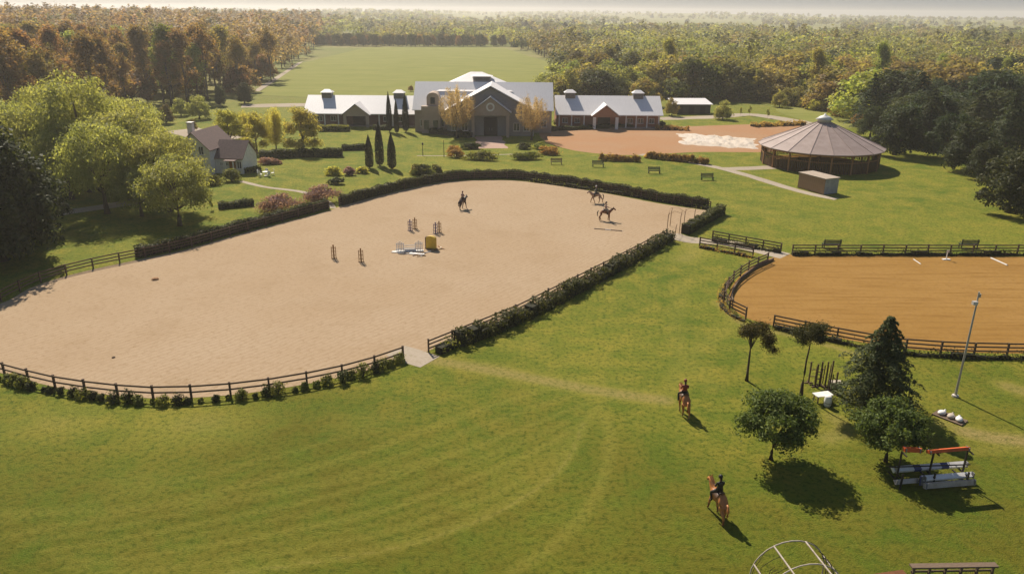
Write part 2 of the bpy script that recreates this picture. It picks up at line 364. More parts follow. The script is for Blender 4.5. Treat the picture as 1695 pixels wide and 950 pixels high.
def crown_vase(seed, H, r, n, leaf, z0=0.14):       # twiggy upswept spring crown
    rg = np.random.default_rng(seed); K = 46
    a = rg.uniform(0, 6.28, K); q = np.sqrt(rg.random(K)); top = H * (1 - 0.30 * q ** 2) * rg.uniform(0.86, 1.02, K)
    k = rg.integers(0, K, n); s = rg.uniform(0.12, 1, n) ** 0.8
    R_ = r * q[k] * np.minimum(1, s * 1.7) ** 0.8; z = H * z0 + (top[k] - H * z0) * s
    C = np.c_[np.cos(a[k]) * R_, np.sin(a[k]) * R_, z] + rg.normal(0, 0.04 * r + 0.1, (n, 3))
    o = C.copy(); o[:, 2] = 0.4; o /= np.linalg.norm(o, axis=1, keepdims=True)
    return leaves(C, o, leaf, rg, 0.3, 0.6, (0, 0, 1)), np.c_[np.cos(a) * r * q, np.sin(a) * r * q, top][:14]

def trunk_mesh(name, H, r, targets, mat, lean=(0, 0), z_split=0.35, n=7, limbs=9, seed=0):
    rg = random.Random(seed); mb = MB()
    pts = []; rr = []
    for i in range(7):
        f = i / 6; pts.append((lean[0] * f * f + rg.uniform(-1, 1) * r * 0.35 * (i > 0), lean[1] * f * f + rg.uniform(-1, 1) * r * 0.35 * (i > 0), H * f)); rr.append(r * (1.35 if i == 0 else 1) * (1 - 0.82 * f))
    mb.tube(pts, rr, n)
    for t in list(targets)[:limbs]:
        t = Vector(t); zz = min(max(H * z_split, t.z * 0.5 - r), H * 0.95) if t.z > H * z_split else t.z
        b = Vector((lean[0] * (zz / H) ** 2, lean[1] * (zz / H) ** 2, zz)); m = b.lerp(t, 0.5) + Vector((0, 0, 0.04 * H * (t.z > zz)))
        r1 = r * (1 - 0.8 * zz / H) * 0.55
        mb.tube([b, m, t], [r1, r1 * 0.6, r1 * 0.18], 5, cap=False)
    return mb.mesh(name, mat, True)
LIB = {}
def lib(key, crown, mats, trunkH, trunkR, bark, lean=(0, 0), limbs=9, zs=0.3):
    V, tg = crown
    LIB[key] = (trunk_mesh('trunk', trunkH, trunkR, tg, bark, lean, zs, limbs=limbs, seed=len(LIB)), quads_mesh('crown', V, mats))
def tree(key, name, label, loc, s=1.0, sz=None, rz=None, group=None, cat='tree'):
    t = thing(name, label, cat, loc, random.uniform(0, 6.28) if rz is None else rz, group)
    t.scale = (s, s, sz or s)
    put('trunk', LIB[key][0], t); put('crown', LIB[key][1], t)
    return t

# ------------------------------------------------------------------ ground
def catmull(pts, n=8, closed=False):
    P = [np.array(p[:2], float) for p in pts]; out = []; m = len(P)
    for i in range(m if closed else m - 1):
        p0, p1, p2, p3 = (P[(i - 1) % m] if closed or i else P[0]), P[i], P[(i + 1) % m], (P[(i + 2) % m] if closed or i + 2 < m else P[-1])
        for k in range(n):
            t = k / n
            out.append(0.5 * (2 * p1 + (p2 - p0) * t + (2 * p0 - 5 * p1 + 4 * p2 - p3) * t * t + (3 * p1 - p0 - 3 * p2 + p3) * t ** 3))
    if not closed: out.append(P[-1])
    return np.array(out)
def gp(*px): return [G(x, y) for x, y in px]
def dist_line(X, Y, pts):
    D = np.full(X.shape, 1e9)
    for a, b in zip(pts[:-1], pts[1:]):
        ax, ay = a[0], a[1]; dx, dy = b[0] - ax, b[1] - ay
        t = np.clip(((X - ax) * dx + (Y - ay) * dy) / (dx * dx + dy * dy + 1e-9), 0, 1)
        D = np.minimum(D, np.hypot(X - ax - t * dx, Y - ay - t * dy))
    return D
xs = np.concatenate([-np.geomspace(9000, 82, 40), np.arange(-80, 80.1, 0.4), np.geomspace(82, 9000, 40)])
ys = np.concatenate([[-400, -150, -50, 0, 15], np.arange(24, 165, 0.4), np.geomspace(166, 6500, 80)])
X, Y = np.meshgrid(xs, ys)
Z = terr(X, Y)
wear = np.zeros_like(X)
def track(px, width, amt, soft=1.0):
    global wear
    D = dist_line(X, Y, catmull(gp(*px), 6)); wear = np.maximum(wear, amt * (1 - sstep(width * 0.3, width * (1 + soft), D)))
track([(670, 590), (740, 600), (860, 622), (1000, 648), (1100, 662)], 0.9, 0.85)
track([(700, 598), (800, 605), (900, 628), (960, 640)], 0.7, 0.7)
track([(1140, 400), (1150, 415), (1130, 430)], 1.4, 0.6)
track([(1230, 525), (1180, 560), (1130, 600), (1120, 640)], 0.8, 0.35)
track([(1130, 470), (1120, 560), (1180, 640)], 0.7, 0.3)
for k, (o, a) in enumerate(((0, .9), (9, .5), (30, .55), (48, .35), (66, .6), (90, .3), (112, .5), (140, .35), (165, .45), (200, .35))):      # arcs ridden and mown into the lawn
    track([(180 - o, 968 - o * .5), (330 - o, 955 - o * .6), (520 - o * .8, 930 - o * .75), (660 - o * .5, 905 - o * .9), (790 - o * .3, 862 - o), (880, 815 - o), (940 + o * .2, 760 - o * .8), (965 + o * .4, 700 - o * .4)], 0.16 + .05 * (k % 3), a * .72, 1.6)
track([(850, 945), (930, 890), (985, 820), (1010, 740), (1000, 690)], 0.35, 0.4)
track([(0, 850), (200, 842), (420, 820), (640, 780), (800, 735)], 0.35, 0.3)
track([(1600, 715), (1650, 725), (1760, 735)], 1.0, 0.95); track([(1380, 690), (1400, 712), (1370, 725)], 0.9, 0.7); track([(1560, 700), (1700, 738)], 0.8, 0.7)
track([(1670, 640), (1720, 655)], 1.0, 0.8); track([(1590, 745), (1690, 745)], 0.5, 0.5)
track([(1400, 325), (1500, 320), (1600, 330), (1695, 350)], 1.3, 0.35); track([(1150, 330), (1240, 345), (1330, 372)], 1.5, 0.3)
track([(760, 275), (850, 280), (960, 290), (1060, 300)], 1.5, 0.35); track([(420, 345), (470, 355), (540, 350)], 1.2, 0.5)
track([(1188, 500), (1215, 525), (1240, 540), (1330, 560), (1430, 590)], 0.5, 0.8)
patches = [(90, 700, 7, .55), (330, 700, 8, .6), (600, 700, 5, .3), (870, 570, 5, .25), (1330, 560, 2.5, .35), (230, 800, 4, .25)]
for px, py, r, a in patches:
    c = G(px, py); wear = np.maximum(wear, a * (1 - sstep(0, r, np.hypot((X - c.x), (Y - c.y) * 1.6))))
jit = np.array([[mnoise.noise((x * 0.35, y * 0.35, 3.1)) for x in xs] for y in ys]) if False else 0
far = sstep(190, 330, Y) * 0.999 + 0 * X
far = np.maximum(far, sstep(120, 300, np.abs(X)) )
ny, nx = X.shape
me = bpy.data.meshes.new('ground')
idx = np.arange(nx * ny).reshape(ny, nx)
q = np.stack([idx[:-1, :-1], idx[:-1, 1:], idx[1:, 1:], idx[1:, :-1]], -1).reshape(-1, 4)
me.vertices.add(nx * ny); me.vertices.foreach_set('co', np.stack([X, Y, Z], -1).astype(np.float32).ravel())
me.loops.add(q.size); me.loops.foreach_set('vertex_index', q.astype(np.int32).ravel())
me.polygons.add(len(q)); me.polygons.foreach_set('loop_start', np.arange(0, q.size, 4, dtype=np.int32))
me.update(calc_edges=True); me.materials.append(M_GRASS)
for nm, arr in (('wear', wear), ('distance', far), ('near_dimming', 0.75 * (1 - sstep(36, 60, Y + 6 * np.sin(X * .13) + 4 * np.sin(X * .31 + Y * .2))))) :
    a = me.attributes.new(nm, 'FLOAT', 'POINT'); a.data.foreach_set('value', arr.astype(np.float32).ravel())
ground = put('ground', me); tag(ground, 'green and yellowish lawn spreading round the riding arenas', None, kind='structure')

def sheet(name, pts, z, mat, label):
    """flat sheet over the ground with triangulated outline and a ragged edge"""
    mb = MB(); mb.poly([(p[0], p[1], 0) for p in pts]); o = mb.build(name, mat, None, loc=(0, 0, z))
    tag(o, label, None, kind='structure'); return o
def ribbon(name, px, width, z, mat, label, world=None):
    c = catmull(world if world is not None else gp(*px), 6); n = len(c); mb = MB(); Ls = []; Rs = []
    for i, p in enumerate(c):
        d = c[min(i + 1, n - 1)] - c[max(i - 1, 0)]; d = d / (np.linalg.norm(d) + 1e-9); w = width * (1 + 0.22 * mnoise.noise((p[0] * .3, p[1] * .3, z * 50)))
        Ls.append((p[0] - d[1] * w / 2, p[1] + d[0] * w / 2, 0)); Rs.append((p[0] + d[1] * w / 2, p[1] - d[0] * w / 2, 0))
    for i in range(n - 1): mb.poly([Rs[i], Rs[i + 1], Ls[i + 1], Ls[i]])
    o = mb.build(name, mat, None, loc=(0, 0, z)); tag(o, label, None, kind='structure'); return o

# pale main arena: outline followed round, its rounded end running out of the picture
A_near = gp((668, 592), (600, 615), (520, 633), (430, 648), (340, 657), (250, 659), (160, 651), (80, 638), (0, 617))
A_turn = [Vector((-47.5, 57.5, 0)), Vector((-53.0, 61.5, 0)), Vector((-54.8, 66.5, 0))]
A_far = gp((0, 503), (60, 473), (150, 447), (300, 415), (400, 387), (545, 349))
A_far2 = gp((560, 343), (650, 319), (735, 302), (800, 299), (870, 301), (1000, 320), (1090, 337), (1172, 349))
A_right = gp((1190, 353), (1128, 386), (1100, 394), (1000, 447), (850, 523), (706, 582))
ring = list(catmull(A_near + A_turn + A_far, 5)) + list(catmull(A_far2, 4)) + [np.array(p[:2]) for p in A_right]
sheet('sand_arena_ground', ring, 0.012, M_SAND, 'pale beige sand of the large riding arena')
# orange second arena
B_left = gp((1310, 421), (1272, 428), (1240, 445), (1215, 468), (1206, 492), (1215, 512), (1240, 528), (1290, 541), (1400, 562), (1500, 577), (1600, 583), (1700, 585))
B_end = [Vector((52, 61.5, 0)), Vector((62, 66, 0)), Vector((70, 76, 0)), Vector((69, 87, 0)), Vector((64, 89.2, 0))]
ringB = list(catmull(B_left + B_end, 5)) + [np.array(G(1500, 421)[:2])]
sheet('dirt_arena_ground', ringB, 0.012, M_DIRT, 'orange harrowed dirt of the smaller arena')
ribbon('path_between_arenas', [(1112, 388), (1140, 397), (1200, 402), (1260, 415), (1300, 424)], 2.6, 0.016, M_PATH, 'pale sandy passage joining the two arenas')
ribbon('gate_threshold', [(655, 580), (690, 592), (712, 599)], 2.6, 0.017, M_PATH, 'pale worn gravel in the arena gateway')
sheet('yard_ground', catmull(gp((900, 232), (912, 215), (1095, 211), (1260, 206), (1345, 210), (1300, 245), (1265, 252), (1160, 252), (1050, 257), (985, 254), (935, 246)), 5, True), 0.008, M_YARD, 'terracotta dirt yard before the stables')
ribbon('gravel_path', [(1060, 256), (1110, 263), (1180, 276), (1235, 290), (1300, 310), (1345, 322), (1385, 330)], 2.0, 0.016, M_PATH, 'pale gravel path curving to the round pavilion')
ribbon('gravel_path_branch', [(1195, 280), (1240, 279), (1300, 276)], 3.2, 0.02, M_PATH, 'gravel branch path reaching the pavilion')
ribbon('entrance_paving', [(808, 226), (812, 236), (815, 246)], 6.5, 0.014, M_PINK, 'pinkish paving before the main stable entrance')
ribbon('garden_path', [(398, 300), (440, 310), (500, 318), (540, 333), (552, 345)], 1.0, 0.014, M_PATH, 'narrow pale path from the white house')
ribbon('lawn_path', [(690, 258), (760, 258), (900, 254)], .6, 0.01, M_PATH, 'faint pale path across the stable lawn')
ribbon('driveway', [(60, 358), (120, 350), (200, 338), (270, 325)], 3.4, 0.014, M_PATH, 'pale gravel drive behind the willow trees')
ribbon('service_road', [(1090, 197), (1180, 194), (1240, 190), (1300, 198), (1380, 212)], 6, 0.014, M_PATH, 'pale service road behind the yard')
ribbon('house_forecourt', [(300, 215), (345, 225), (380, 232)], 9, 0.012, M_PATH, 'pale forecourt behind the white house')
ribbon('paddock_strip', [(400, 176), (500, 174), (690, 172)], 9, 0.02, M_PATH, 'pale bare strip behind the stables')
me_px = [(424, 158), (470, 125), (520, 90), (545, 79), (700, 79), (835, 80), (870, 92), (930, 110), (915, 130), (910, 165), (650, 168)]
sheet('meadow_ground', gp(*me_px), 0.05, M_MEADOW, 'broad light green meadow behind the stables')
ribbon('meadow_edge_track', [(424, 152), (470, 122), (505, 98), (520, 86)], 2.4, 0.09, M_PATH, 'pale track along the wood edge')
sheet('clearing_ground', catmull(gp((1285, 181), (1340, 180), (1410, 198), (1420, 212), (1370, 208), (1310, 194)), 5, True), 0.03, M_MEADOW, 'bright green clearing beyond the pavilion')

# ------------------------------------------------------------------ fences, hedges, shrubs
POST = MB().box((0, 0, 0.68), (0.14, 0.14, 1.36)); POST.box((0, 0, 1.375), (0.17, 0.17, 0.03)); POST = POST.mesh('post', M_FWOOD)
RAIL = MB().box((0.5, 0, 0), (1, 0.05, 0.13)).mesh('rail', M_FWOOD)
def resample(pts, step):
    pts = np.array([p[:2] for p in pts], float); seg = np.hypot(*np.diff(pts, axis=0).T); s = np.r_[0, np.cumsum(seg)]
    n = max(1, round(s[-1] / step)); t = np.linspace(0, s[-1], n + 1)
    return np.c_[np.interp(t, s, pts[:, 0]), np.interp(t, s, pts[:, 1])]
def fence(name, pts, label, step=2.8, rails=(0.45, 0.85, 1.24), hs=0.92, group='dark wooden arena fences'):
    p = resample(pts, step); c = p.mean(0)
    t = thing(name, label, 'fence', (c[0], c[1], 0), group=group)
    for i, a in enumerate(p):
        o = put('post', POST, t, (a[0] - c[0], a[1] - c[1], -0.02), 0, (1, 1, hs * random.uniform(0.97, 1.03)))
        if i + 1 < len(p):
            b = p[i + 1]; d = b - a; L = float(np.hypot(*d)); an = math.atan2(d[1], d[0])
            nrm = np.array([-math.sin(an), math.cos(an)]) * 0.095
            o.rotation_euler = (random.uniform(-.02, .02), random.uniform(-.02, .02), an)
            for z in rails:
                r = put('rail', RAIL, t, (a[0] - c[0] + nrm[0], a[1] - c[1] + nrm[1], z * hs + random.uniform(-.015, .015)), an, (L - 0.004, 1, 1)); r.rotation_euler = (0, random.uniform(-.006, .006), an)
    return t
def hedge(name, pts, w, h, mat, label, leaf=0.13, dens=90, group=None, rag=0.06, gaps=0.0):
    p = resample(pts, 0.5); c = p.mean(0); p = p - c; n = len(p)
    d = np.gradient(p, axis=0) if n > 2 else np.tile(p[-1] - p[0], (n, 1)); d = d / (np.linalg.norm(d, axis=1, keepdims=True) + 1e-9); nr = np.c_[-d[:, 1], d[:, 0]]
    L = (n - 1) * 0.5; N = int(L * (2 * h + w) * dens); rg = np.random.default_rng(int(abs(c[0] * 91 + c[1] * 37)) + n)
    t = rg.uniform(0, n - 1.001, N); i = t.astype(int); f = (t - i)[:, None]
    base = p[i] * (1 - f) + p[i + 1] * f; nn = nr[i]
    u = rg.uniform(0, 2 * h + w, N)
    side = np.where(u < h, -1.0, np.where(u > h + w, 1.0, 0.0)); z = np.where(u < h, u, np.where(u > h + w, 2 * h + w - u, h)); off = np.where(side == 0, u - h - w / 2, side * w / 2)
    hv = 1 + rag * 2 * np.sin(t * 0.9 + 2 * np.sin(t * 0.31)); off = off * (1 + rag * np.sin(t * 1.7)) + rg.normal(0, rag * 0.7, N); z = z * hv + rg.normal(0, rag * 0.7, N)
    keep = rg.random(N) > gaps * (0.5 + 0.5 * np.sin(t * 1.3 + np.sin(t * .47) * 3))
    C = np.c_[base + nn * off[:, None], np.maximum(z, 0.03)][keep]
    Nm = np.c_[nn * side[:, None], np.where(side == 0, 1.0, 0.25)][keep]
    o = thing(name, label, 'hedge', (c[0], c[1], 0), group=group)
    put('foliage', quads_mesh('foliage', leaves(C, Nm, leaf, rg, 0.6, 0.5), mat), o)
    mb = MB()
    for k in range(0, n - 1, 2):
        k2 = min(k + 2, n - 1); a, b = p[k], p[k2]; ww = w * 0.42; hh = h * 0.88 * (1 + rag * 2 * math.sin(k * 0.9 + 2 * math.sin(k * 0.31)))
        if gaps and (0.5 + 0.5 * math.sin(k * 1.3 + math.sin(k * .47) * 3)) > 0.55: hh *= 0.6; ww *= 0.6
        q = [a - nr[k] * ww, b - nr[k2] * ww, b + nr[k2] * ww, a + nr[k] * ww]
        lo = [(x[0], x[1], 0) for x in q]; hi = [(x[0], x[1], hh) for x in q]
        mb.poly(hi)
        for j in range(4): mb.poly([lo[j], lo[(j + 1) % 4], hi[(j + 1) % 4], hi[j]])
    mb.build('twigs', M_CORE, o); return o
SH = {}
def shrub(px, py, w, h, mat, label, name='shrub', d=None, group=None, leaf=0.13, n=1500, world=None, cat='shrub'):
    loc = Vector(world) if world is not None else G(px, py); d = d or w
    k = (mat.name, round(h / w, 1), n)
    if k not in SH:
        V, lc = crown_round(len(SH) + 50, 0.02, 1.0, 0.46, n, 1.0, 18, 0.36, 0.2, dome=True)
        # unit crown; leaves re-made at true size so that they stay leaf sized
        rg = np.random.default_rng(len(SH)); C = V.reshape(-1, 4, 3).mean(1); C[:, :2] *= 0.92; C[:, 2] = np.clip(C[:, 2], 0.03, 1.02)
        SH[k] = C
        core = MB()
    C = SH[k] * np.array([w, d, h]); rg = np.random.default_rng(int(abs(loc.x * 13 + loc.y * 7)))
    nm = C - [0, 0, h * 0.3]; nm = nm / (np.linalg.norm(nm, axis=1, keepdims=True) + 1e-9)
    o = thing(name, label, cat, loc, random.uniform(-.2, .2), group)
    put('foliage', quads_mesh('foliage', leaves(C, nm + [0, 0, .3], leaf, rg, 0.6, 0.5), mat), o)
    mb = MB()
    for j in range(9):
        a = j * 0.7; r = 0.32 * (1 if j % 2 else 0.5); mb.tube([(0.03 * math.cos(a) * w, 0.03 * math.sin(a) * d, 0), (r * .6 * math.cos(a) * w, r * .6 * math.sin(a) * d, h * 0.45), (r * math.cos(a) * w, r * math.sin(a) * d, h * 0.8)], [0.04, 0.03, 0.012], 5, cap=False)
    mb.build('stem', M_BARK, o); return o

# main arena fence: near rounded end with little bushes, then gate, hedged long side
near_f = [Vector(p) + Vector((0, -0.25, 0)) for p in A_near]
fence('arena_fence', catmull(near_f + [Vector((-48.1, 57.2, 0)), Vector((-53.6, 61.3, 0))], 6), 'curved two-rail fence with round bushes along the near end of the sand arena', 2.9, (0.72, 1.24))
fence('arena_fence', catmull([Vector((-53.6, 61.3, 0)), Vector((-55.4, 66.5, 0))] + [Vector(p) + Vector((-.3, .2, 0)) for p in gp((0, 503), (60, 473), (150, 447), (300, 415), (400, 387), (547, 347))], 6), 'long fence along the tree-shaded side of the sand arena below the house', 2.9)
fence('arena_fence', catmull([Vector(p) + Vector((.1, .25, 0)) for p in gp((560, 342), (650, 318), (735, 301), (800, 297), (870, 299), (1000, 318), (1090, 335), (1175, 347))], 6), 'fence half hidden in the dark clipped hedge at the far end of the arena', 2.9)
fence('arena_fence', resample([Vector(p) + Vector((.2, -.1, 0)) for p in gp((1100, 394), (1000, 447), (850, 523), (706, 582))], 2.9), 'straight overgrown fence from the arbour to the arena gateway', 2.9)
fence('arena_fence', gp((1192, 353), (1128, 386)), 'short fence inside the hedge stub beside the arbour', 2.9)
off = lambda pp, dx, dy: [Vector(p) + Vector((dx, dy, 0)) for p in pp]
hedge('hedge', catmull(off(gp((560, 342), (650, 318), (735, 301), (800, 297), (870, 299), (1000, 318), (1090, 335), (1172, 347)), .2, .9), 6), 0.9, 1.45, L_HEDGE, 'long dark clipped hedge bending round the far end of the sand arena', 0.12, 70, rag=0.05)
hedge('hedge', catmull(off(gp((225, 430), (300, 413), (400, 385), (543, 347)), -.3, .85), 6), 0.9, 1.35, L_HEDGE, 'dark clipped hedge running in the tree shade beside the sand arena', 0.12, 70, rag=0.05)
hedge('hedge', off(gp((1188, 353), (1128, 387)), .5, -.2), 1.2, 1.3, L_HEDGE, 'short thick hedge between the arbour and the arena corner', 0.12, 80)
hedge('hedge', catmull(off(gp((1098, 396), (1000, 450), (850, 527), (745, 568)), .7, -.5), 6), 1.2, 1.1, L_HEDGE, 'uneven climbing hedge along the straight arena fence', 0.12, 95, rag=0.16, gaps=0.3)
hedge('hedge', off(gp((742, 570), (715, 583)), .6, -.3), 0.9, 0.65, L_HEDGEL, 'low light green hedge end next to the arena gateway', 0.11, 70, rag=0.2, gaps=0.4)
hedge('hedge', catmull(off(gp((1172, 347), (1000, 318), (870, 299)), .1, -.45), 6), 0.35, 0.5, L_HEDGEL, 'thin row of light shoots at the foot of the dark arena hedge', 0.1, 22, rag=0.2, gaps=0.8)
pts = resample(catmull(off(A_near, 0, -0.85), 6), .95)
for i, p in enumerate(pts):
    w = random.choice((0.7, 0.9, 1.0, 1.15, 1.3)); 
    if i < 8: w += .25
    elif random.random() < 0.22: w = 0.45
    shrub(0, 0, w, w * random.uniform(.72, .95), L_HEDGE if random.random() < .45 else L_HEDGEL, ('small' if w < .8 else 'larger' if w < 1.1 else 'big') + ' round bush at the foot of the curved near fence', 'bush', group='round bushes along the curved fence', leaf=0.085, n=420, world=(p[0] + random.uniform(-.2, .2), p[1] + random.uniform(-.15, .15), 0), cat='bush')

# second arena fences and passage
fence('arena_fence', gp((1311, 421), (1500, 421), (1720, 421)), 'straight three-rail fence along the far side of the orange arena', 2.95, group='fences of the orange arena')
fence('arena_fence', catmull(gp((1270, 434), (1238, 449), (1212, 468), (1199, 488), (1199, 505), (1213, 519), (1234, 528)), 6), 'curved fence round the end of the orange arena', 2.3, group='fences of the orange arena')
fence('arena_fence', catmull(gp((1280, 541), (1400, 566), (1500, 582), (1600, 588), (1720, 590)), 6), 'fence behind the spruce on the near side of the orange arena', 2.9, group='fences of the orange arena')
fence('passage_fence', gp((1158, 408), (1246, 424)), 'near fence of the passage between the two arenas', 2.3, group='fences of the passage')
fence('passage_fence', gp((1179, 397), (1292, 418)), 'far fence of the passage between the two arenas', 2.5, group='fences of the passage')
hedge('hedge', gp((1158, 410), (1246, 427)), 0.5, 0.35, L_ORAN, 'low dry brown planting under the near passage fence', 0.09, 60, rag=.2, gaps=.3)
hedge('hedge', gp((1179, 399), (1292, 419)), 0.5, 0.5, L_HEDGE, 'low green planting under the far passage fence', 0.09, 60, rag=.2, gaps=.3)
hedge('hedge', gp((1311, 423), (1700, 423)), 0.4, 0.5, L_HEDGE, 'low dark planting under the far fence of the orange arena', 0.1, 40, rag=.2, gaps=.5)
hedge('hedge', catmull(gp((1282, 544), (1400, 570), (1500, 587), (1600, 593), (1700, 595)), 5), 0.5, 0.4, L_HEDGE, 'low dark planting under the near fence of the orange arena', 0.09, 60, rag=.25, gaps=.4)
hedge('hedge', catmull(gp((1208, 466), (1194, 488), (1195, 508), (1212, 524), (1232, 532)), 5), 0.5, 0.3, L_ORAN, 'low rusty planting under the curved fence of the orange arena', 0.09, 60, rag=.25, gaps=.5)
c = catmull(gp((1280, 431), (1248, 446), (1222, 468), (1211, 490), (1213, 500)), 5)
mb = MB()
for a, b in zip(c[:-1], c[1:]): mb.bar((a[0], a[1], .16), (b[0], b[1], .16), .14, .32)
tag(mb.build('kickboard', M_GREYWOOD), 'low curved wooden kerb board inside the end of the orange arena', 'kickboard')

# ------------------------------------------------------------------ buildings
def gable(mb, x0, x1, y0, y1, ze, zr, axis='x', over=0.4, th=0.14):
    """two roof slabs; ridge along axis"""
    if axis == 'x':
        ym = (y0 + y1) / 2; sl = (zr - ze) / (ym - y0)
        for ya, s in ((y0 - over, 1), (y1 + over, -1)):
            za = ze - over * sl
            a = [(x0 - over, ya, za), (x1 + over, ya, za), (x1 + over, ym, zr), (x0 - over, ym, zr)]
            lo = [(p[0], p[1], p[2]) for p in a]; hi = [(p[0], p[1], p[2] + th) for p in a]
            if s < 0: lo.reverse(); hi.reverse()
            mb.poly(hi); mb.poly(lo[::-1])
            for j in range(4): mb.poly([lo[j], lo[(j + 1) % 4], hi[(j + 1) % 4], hi[j]])
    else:
        xm = (x0 + x1) / 2; sl = (zr - ze) / (xm - x0)
        for xa, s in ((x0 - over, -1), (x1 + over, 1)):
            za = ze - over * sl
            a = [(xa, y0 - over, za), (xa, y1 + over, za), (xm, y1 + over, zr), (xm, y0 - over, zr)]
            lo = list(a); hi = [(p[0], p[1], p[2] + th) for p in a]
            if s < 0: lo.reverse(); hi.reverse()
            mb.poly(hi); mb.poly(lo[::-1])
            for j in range(4): mb.poly([lo[j], lo[(j + 1) % 4], hi[(j + 1) % 4], hi[j]])
    return mb
def gwalls(mb, x0, x1, y0, y1, ze, zr, axis='x', eps=0.03):
    mb.poly([(x0, y0, 0), (x1, y0, 0), (x1, y0, ze - eps), (x0, y0, ze - eps)]) if axis == 'x' else mb.poly([(x0, y0, 0), (x1, y0, 0), (x1, y0, ze - eps), ((x0 + x1) / 2, y0, zr - eps), (x0, y0, ze - eps)])
    mb.poly([(x1, y1, 0), (x0, y1, 0), (x0, y1, ze - eps), (x1, y1, ze - eps)]) if axis == 'x' else mb.poly([(x1, y1, 0), (x0, y1, 0), (x0, y1, ze - eps), ((x0 + x1) / 2, y1, zr - eps), (x1, y1, ze - eps)])
    for x, s in ((x0, -1), (x1, 1)):
        q = [(x, y0, 0), (x, y1, 0), (x, y1, ze - eps)] + ([(x, (y0 + y1) / 2, zr - eps)] if axis == 'x' else []) + [(x, y0, ze - eps)]
        mb.poly(q if s > 0 else q[::-1])
    return mb
def window(parent, x, z, y, w, h, frame=M_WHITE, name='window'):
    f = MB()
    for dx in (-w / 2, w / 2, 0): f.box((x + dx, y - 0.03, z), (0.09, 0.08, h + 0.09))
    for dz in (-h / 2, h / 2): f.box((x, y - 0.035, z + dz), (w + 0.12, 0.1, 0.09))
    o = f.build(name, frame, parent)
    MB().box((x, y - 0.012, z), (w, 0.02, h)).build('pane', M_GLASS, o)
    MB().box((x, y - 0.07, z - h / 2 - 0.08), (w + 0.3, 0.2, 0.06)).build('sill', frame, o)
    return o
def cupola(parent, x, y, z, w=2.6, h=1.5, d=2.2):
    c = MB().box((x, y, z + h * 0.3), (w, d, h * 1.4)).build('cupola', M_GREYM, parent)
    r = MB(); r.poly([(x - w * .62, y - d * .62, z + h), (x + w * .62, y - d * .62, z + h), (x + w * .25, y, z + h * 1.5), (x - w * .25, y, z + h * 1.5)])
    r.poly([(x + w * .62, y + d * .62, z + h), (x - w * .62, y + d * .62, z + h), (x - w * .25, y, z + h * 1.5), (x + w * .25, y, z + h * 1.5)])
    r.poly([(x + w * .62, y - d * .62, z + h), (x + w * .62, y + d * .62, z + h), (x + w * .25, y, z + h * 1.5)])
    r.poly([(x - w * .62, y + d * .62, z + h), (x - w * .62, y - d * .62, z + h), (x - w * .25, y, z + h * 1.5)])
    r.poly([(x - w * .62, y + d * .62, z + h), (x + w * .62, y + d * .62, z + h), (x + w * .62, y - d * .62, z + h), (x - w * .62, y - d * .62, z + h)])
    r.build('cupola_roof', M_ROOFW, c)
    for s in range(5): MB().box((x, y - d / 2 - .04, z + h * (.1 + .17 * s)), (w * .9, .08, .08)).build('louvre', M_DARK, c)
    return c
def wing(name, label, x0, x1, wall, cols, porch_x, cup, wins, zr, ze):
    y0, y1 = 197.0, 209.5
    t = thing(name, label, 'stable', ((x0 + x1) / 2, y0, 0)); ox = (x0 + x1) / 2
    a, b = x0 - ox, x1 - ox; D = y1 - y0
    MBw = gwalls(MB(), a, b, 2.0, D, ze + 1.0, zr - 0.3); MBw.build('wall', wall, t)
    gable(MB(), a, b, 0, D, ze, zr).build('roof', M_ROOFW, t)
    MB().box((0, -.42, ze - .22), (b - a + .8, .12, .16)).build('gutter', M_WHITE, t)
    for cx in cols:
        MB().box((cx - ox, 0.15, ze / 2), (0.28, 0.28, ze - .1)).build('column', M_WHITE, t)
    # porch with its own gable
    px = porch_x - ox; w = 6.6; pz = ze + 2.5
    pr = MB(); gable(pr, px - w / 2, px + w / 2, -2.2, 5.5, ze, pz, 'y', 0.35); pr.build('porch_roof', M_ROOFW, t)
    g = MB(); g.poly([(px - w / 2, -2.0, ze - .25), (px + w / 2, -2.0, ze - .25), (px, -2.0, pz - .2)]); g.poly([(px + w / 2, -1.8, ze - .25), (px - w / 2, -1.8, ze - .25), (px, -1.8, pz - .2)]); g.box((px, -1.9, ze - .38), (w, .2, .26))
    g.build('porch_gable', M_BEIGE if wall is not M_BRICK else pm('orange_brick_gable', (0.36, 0.19, 0.12), (0.30, 0.15, 0.09), 3, .85), t)
    for s in (-1, 1):
        MB().box((px + s * (w / 2 - .45), -1.9, (ze - .5) / 2), (0.75, 0.5, ze - .5)).build('porch_pier', M_BEIGE if wall is not M_BRICK else M_WHITE, t)
    dd = MB().box((px, 1.95, 1.35), (3.2, 0.1, 2.7)).build('door', M_DARK, t); MB().box((px + 1.3, 1.87, 1.3), (.08, .08, .3)).build('handle', M_GREYM, dd)
    for wx in wins: window(t, wx - ox, 1.65, 2.0, 1.3, 1.2)
    for cx in cup: cupola(t, cx - ox, D / 2, zr - 0.6)
    MB().box((0, 0.9, .06), (b - a, 2.6, .12)).build('plinth', M_BEIGE, t)
    return t
wing('stable_wing', 'long brown stable wing with white metal roof behind the cypresses', -53.5, -24.6, M_BROWNW, [-51.8, -48.5, -45, -34.5, -31, -28], -40, [-48.8, -30.0], [-50.2, -46.7, -33, -29.4], 7.0, 3.3)
wing('stable_wing', 'red brick stable wing with white columns beside the orange yard', 11.2, 38.0, M_BRICK, [11.8, 15, 18.2, 29, 31.6, 34.4, 37.4], 23.5, [14.8, 32.6], [13.4, 16.6, 30.3, 33, 35.9], 7.4, 3.5)
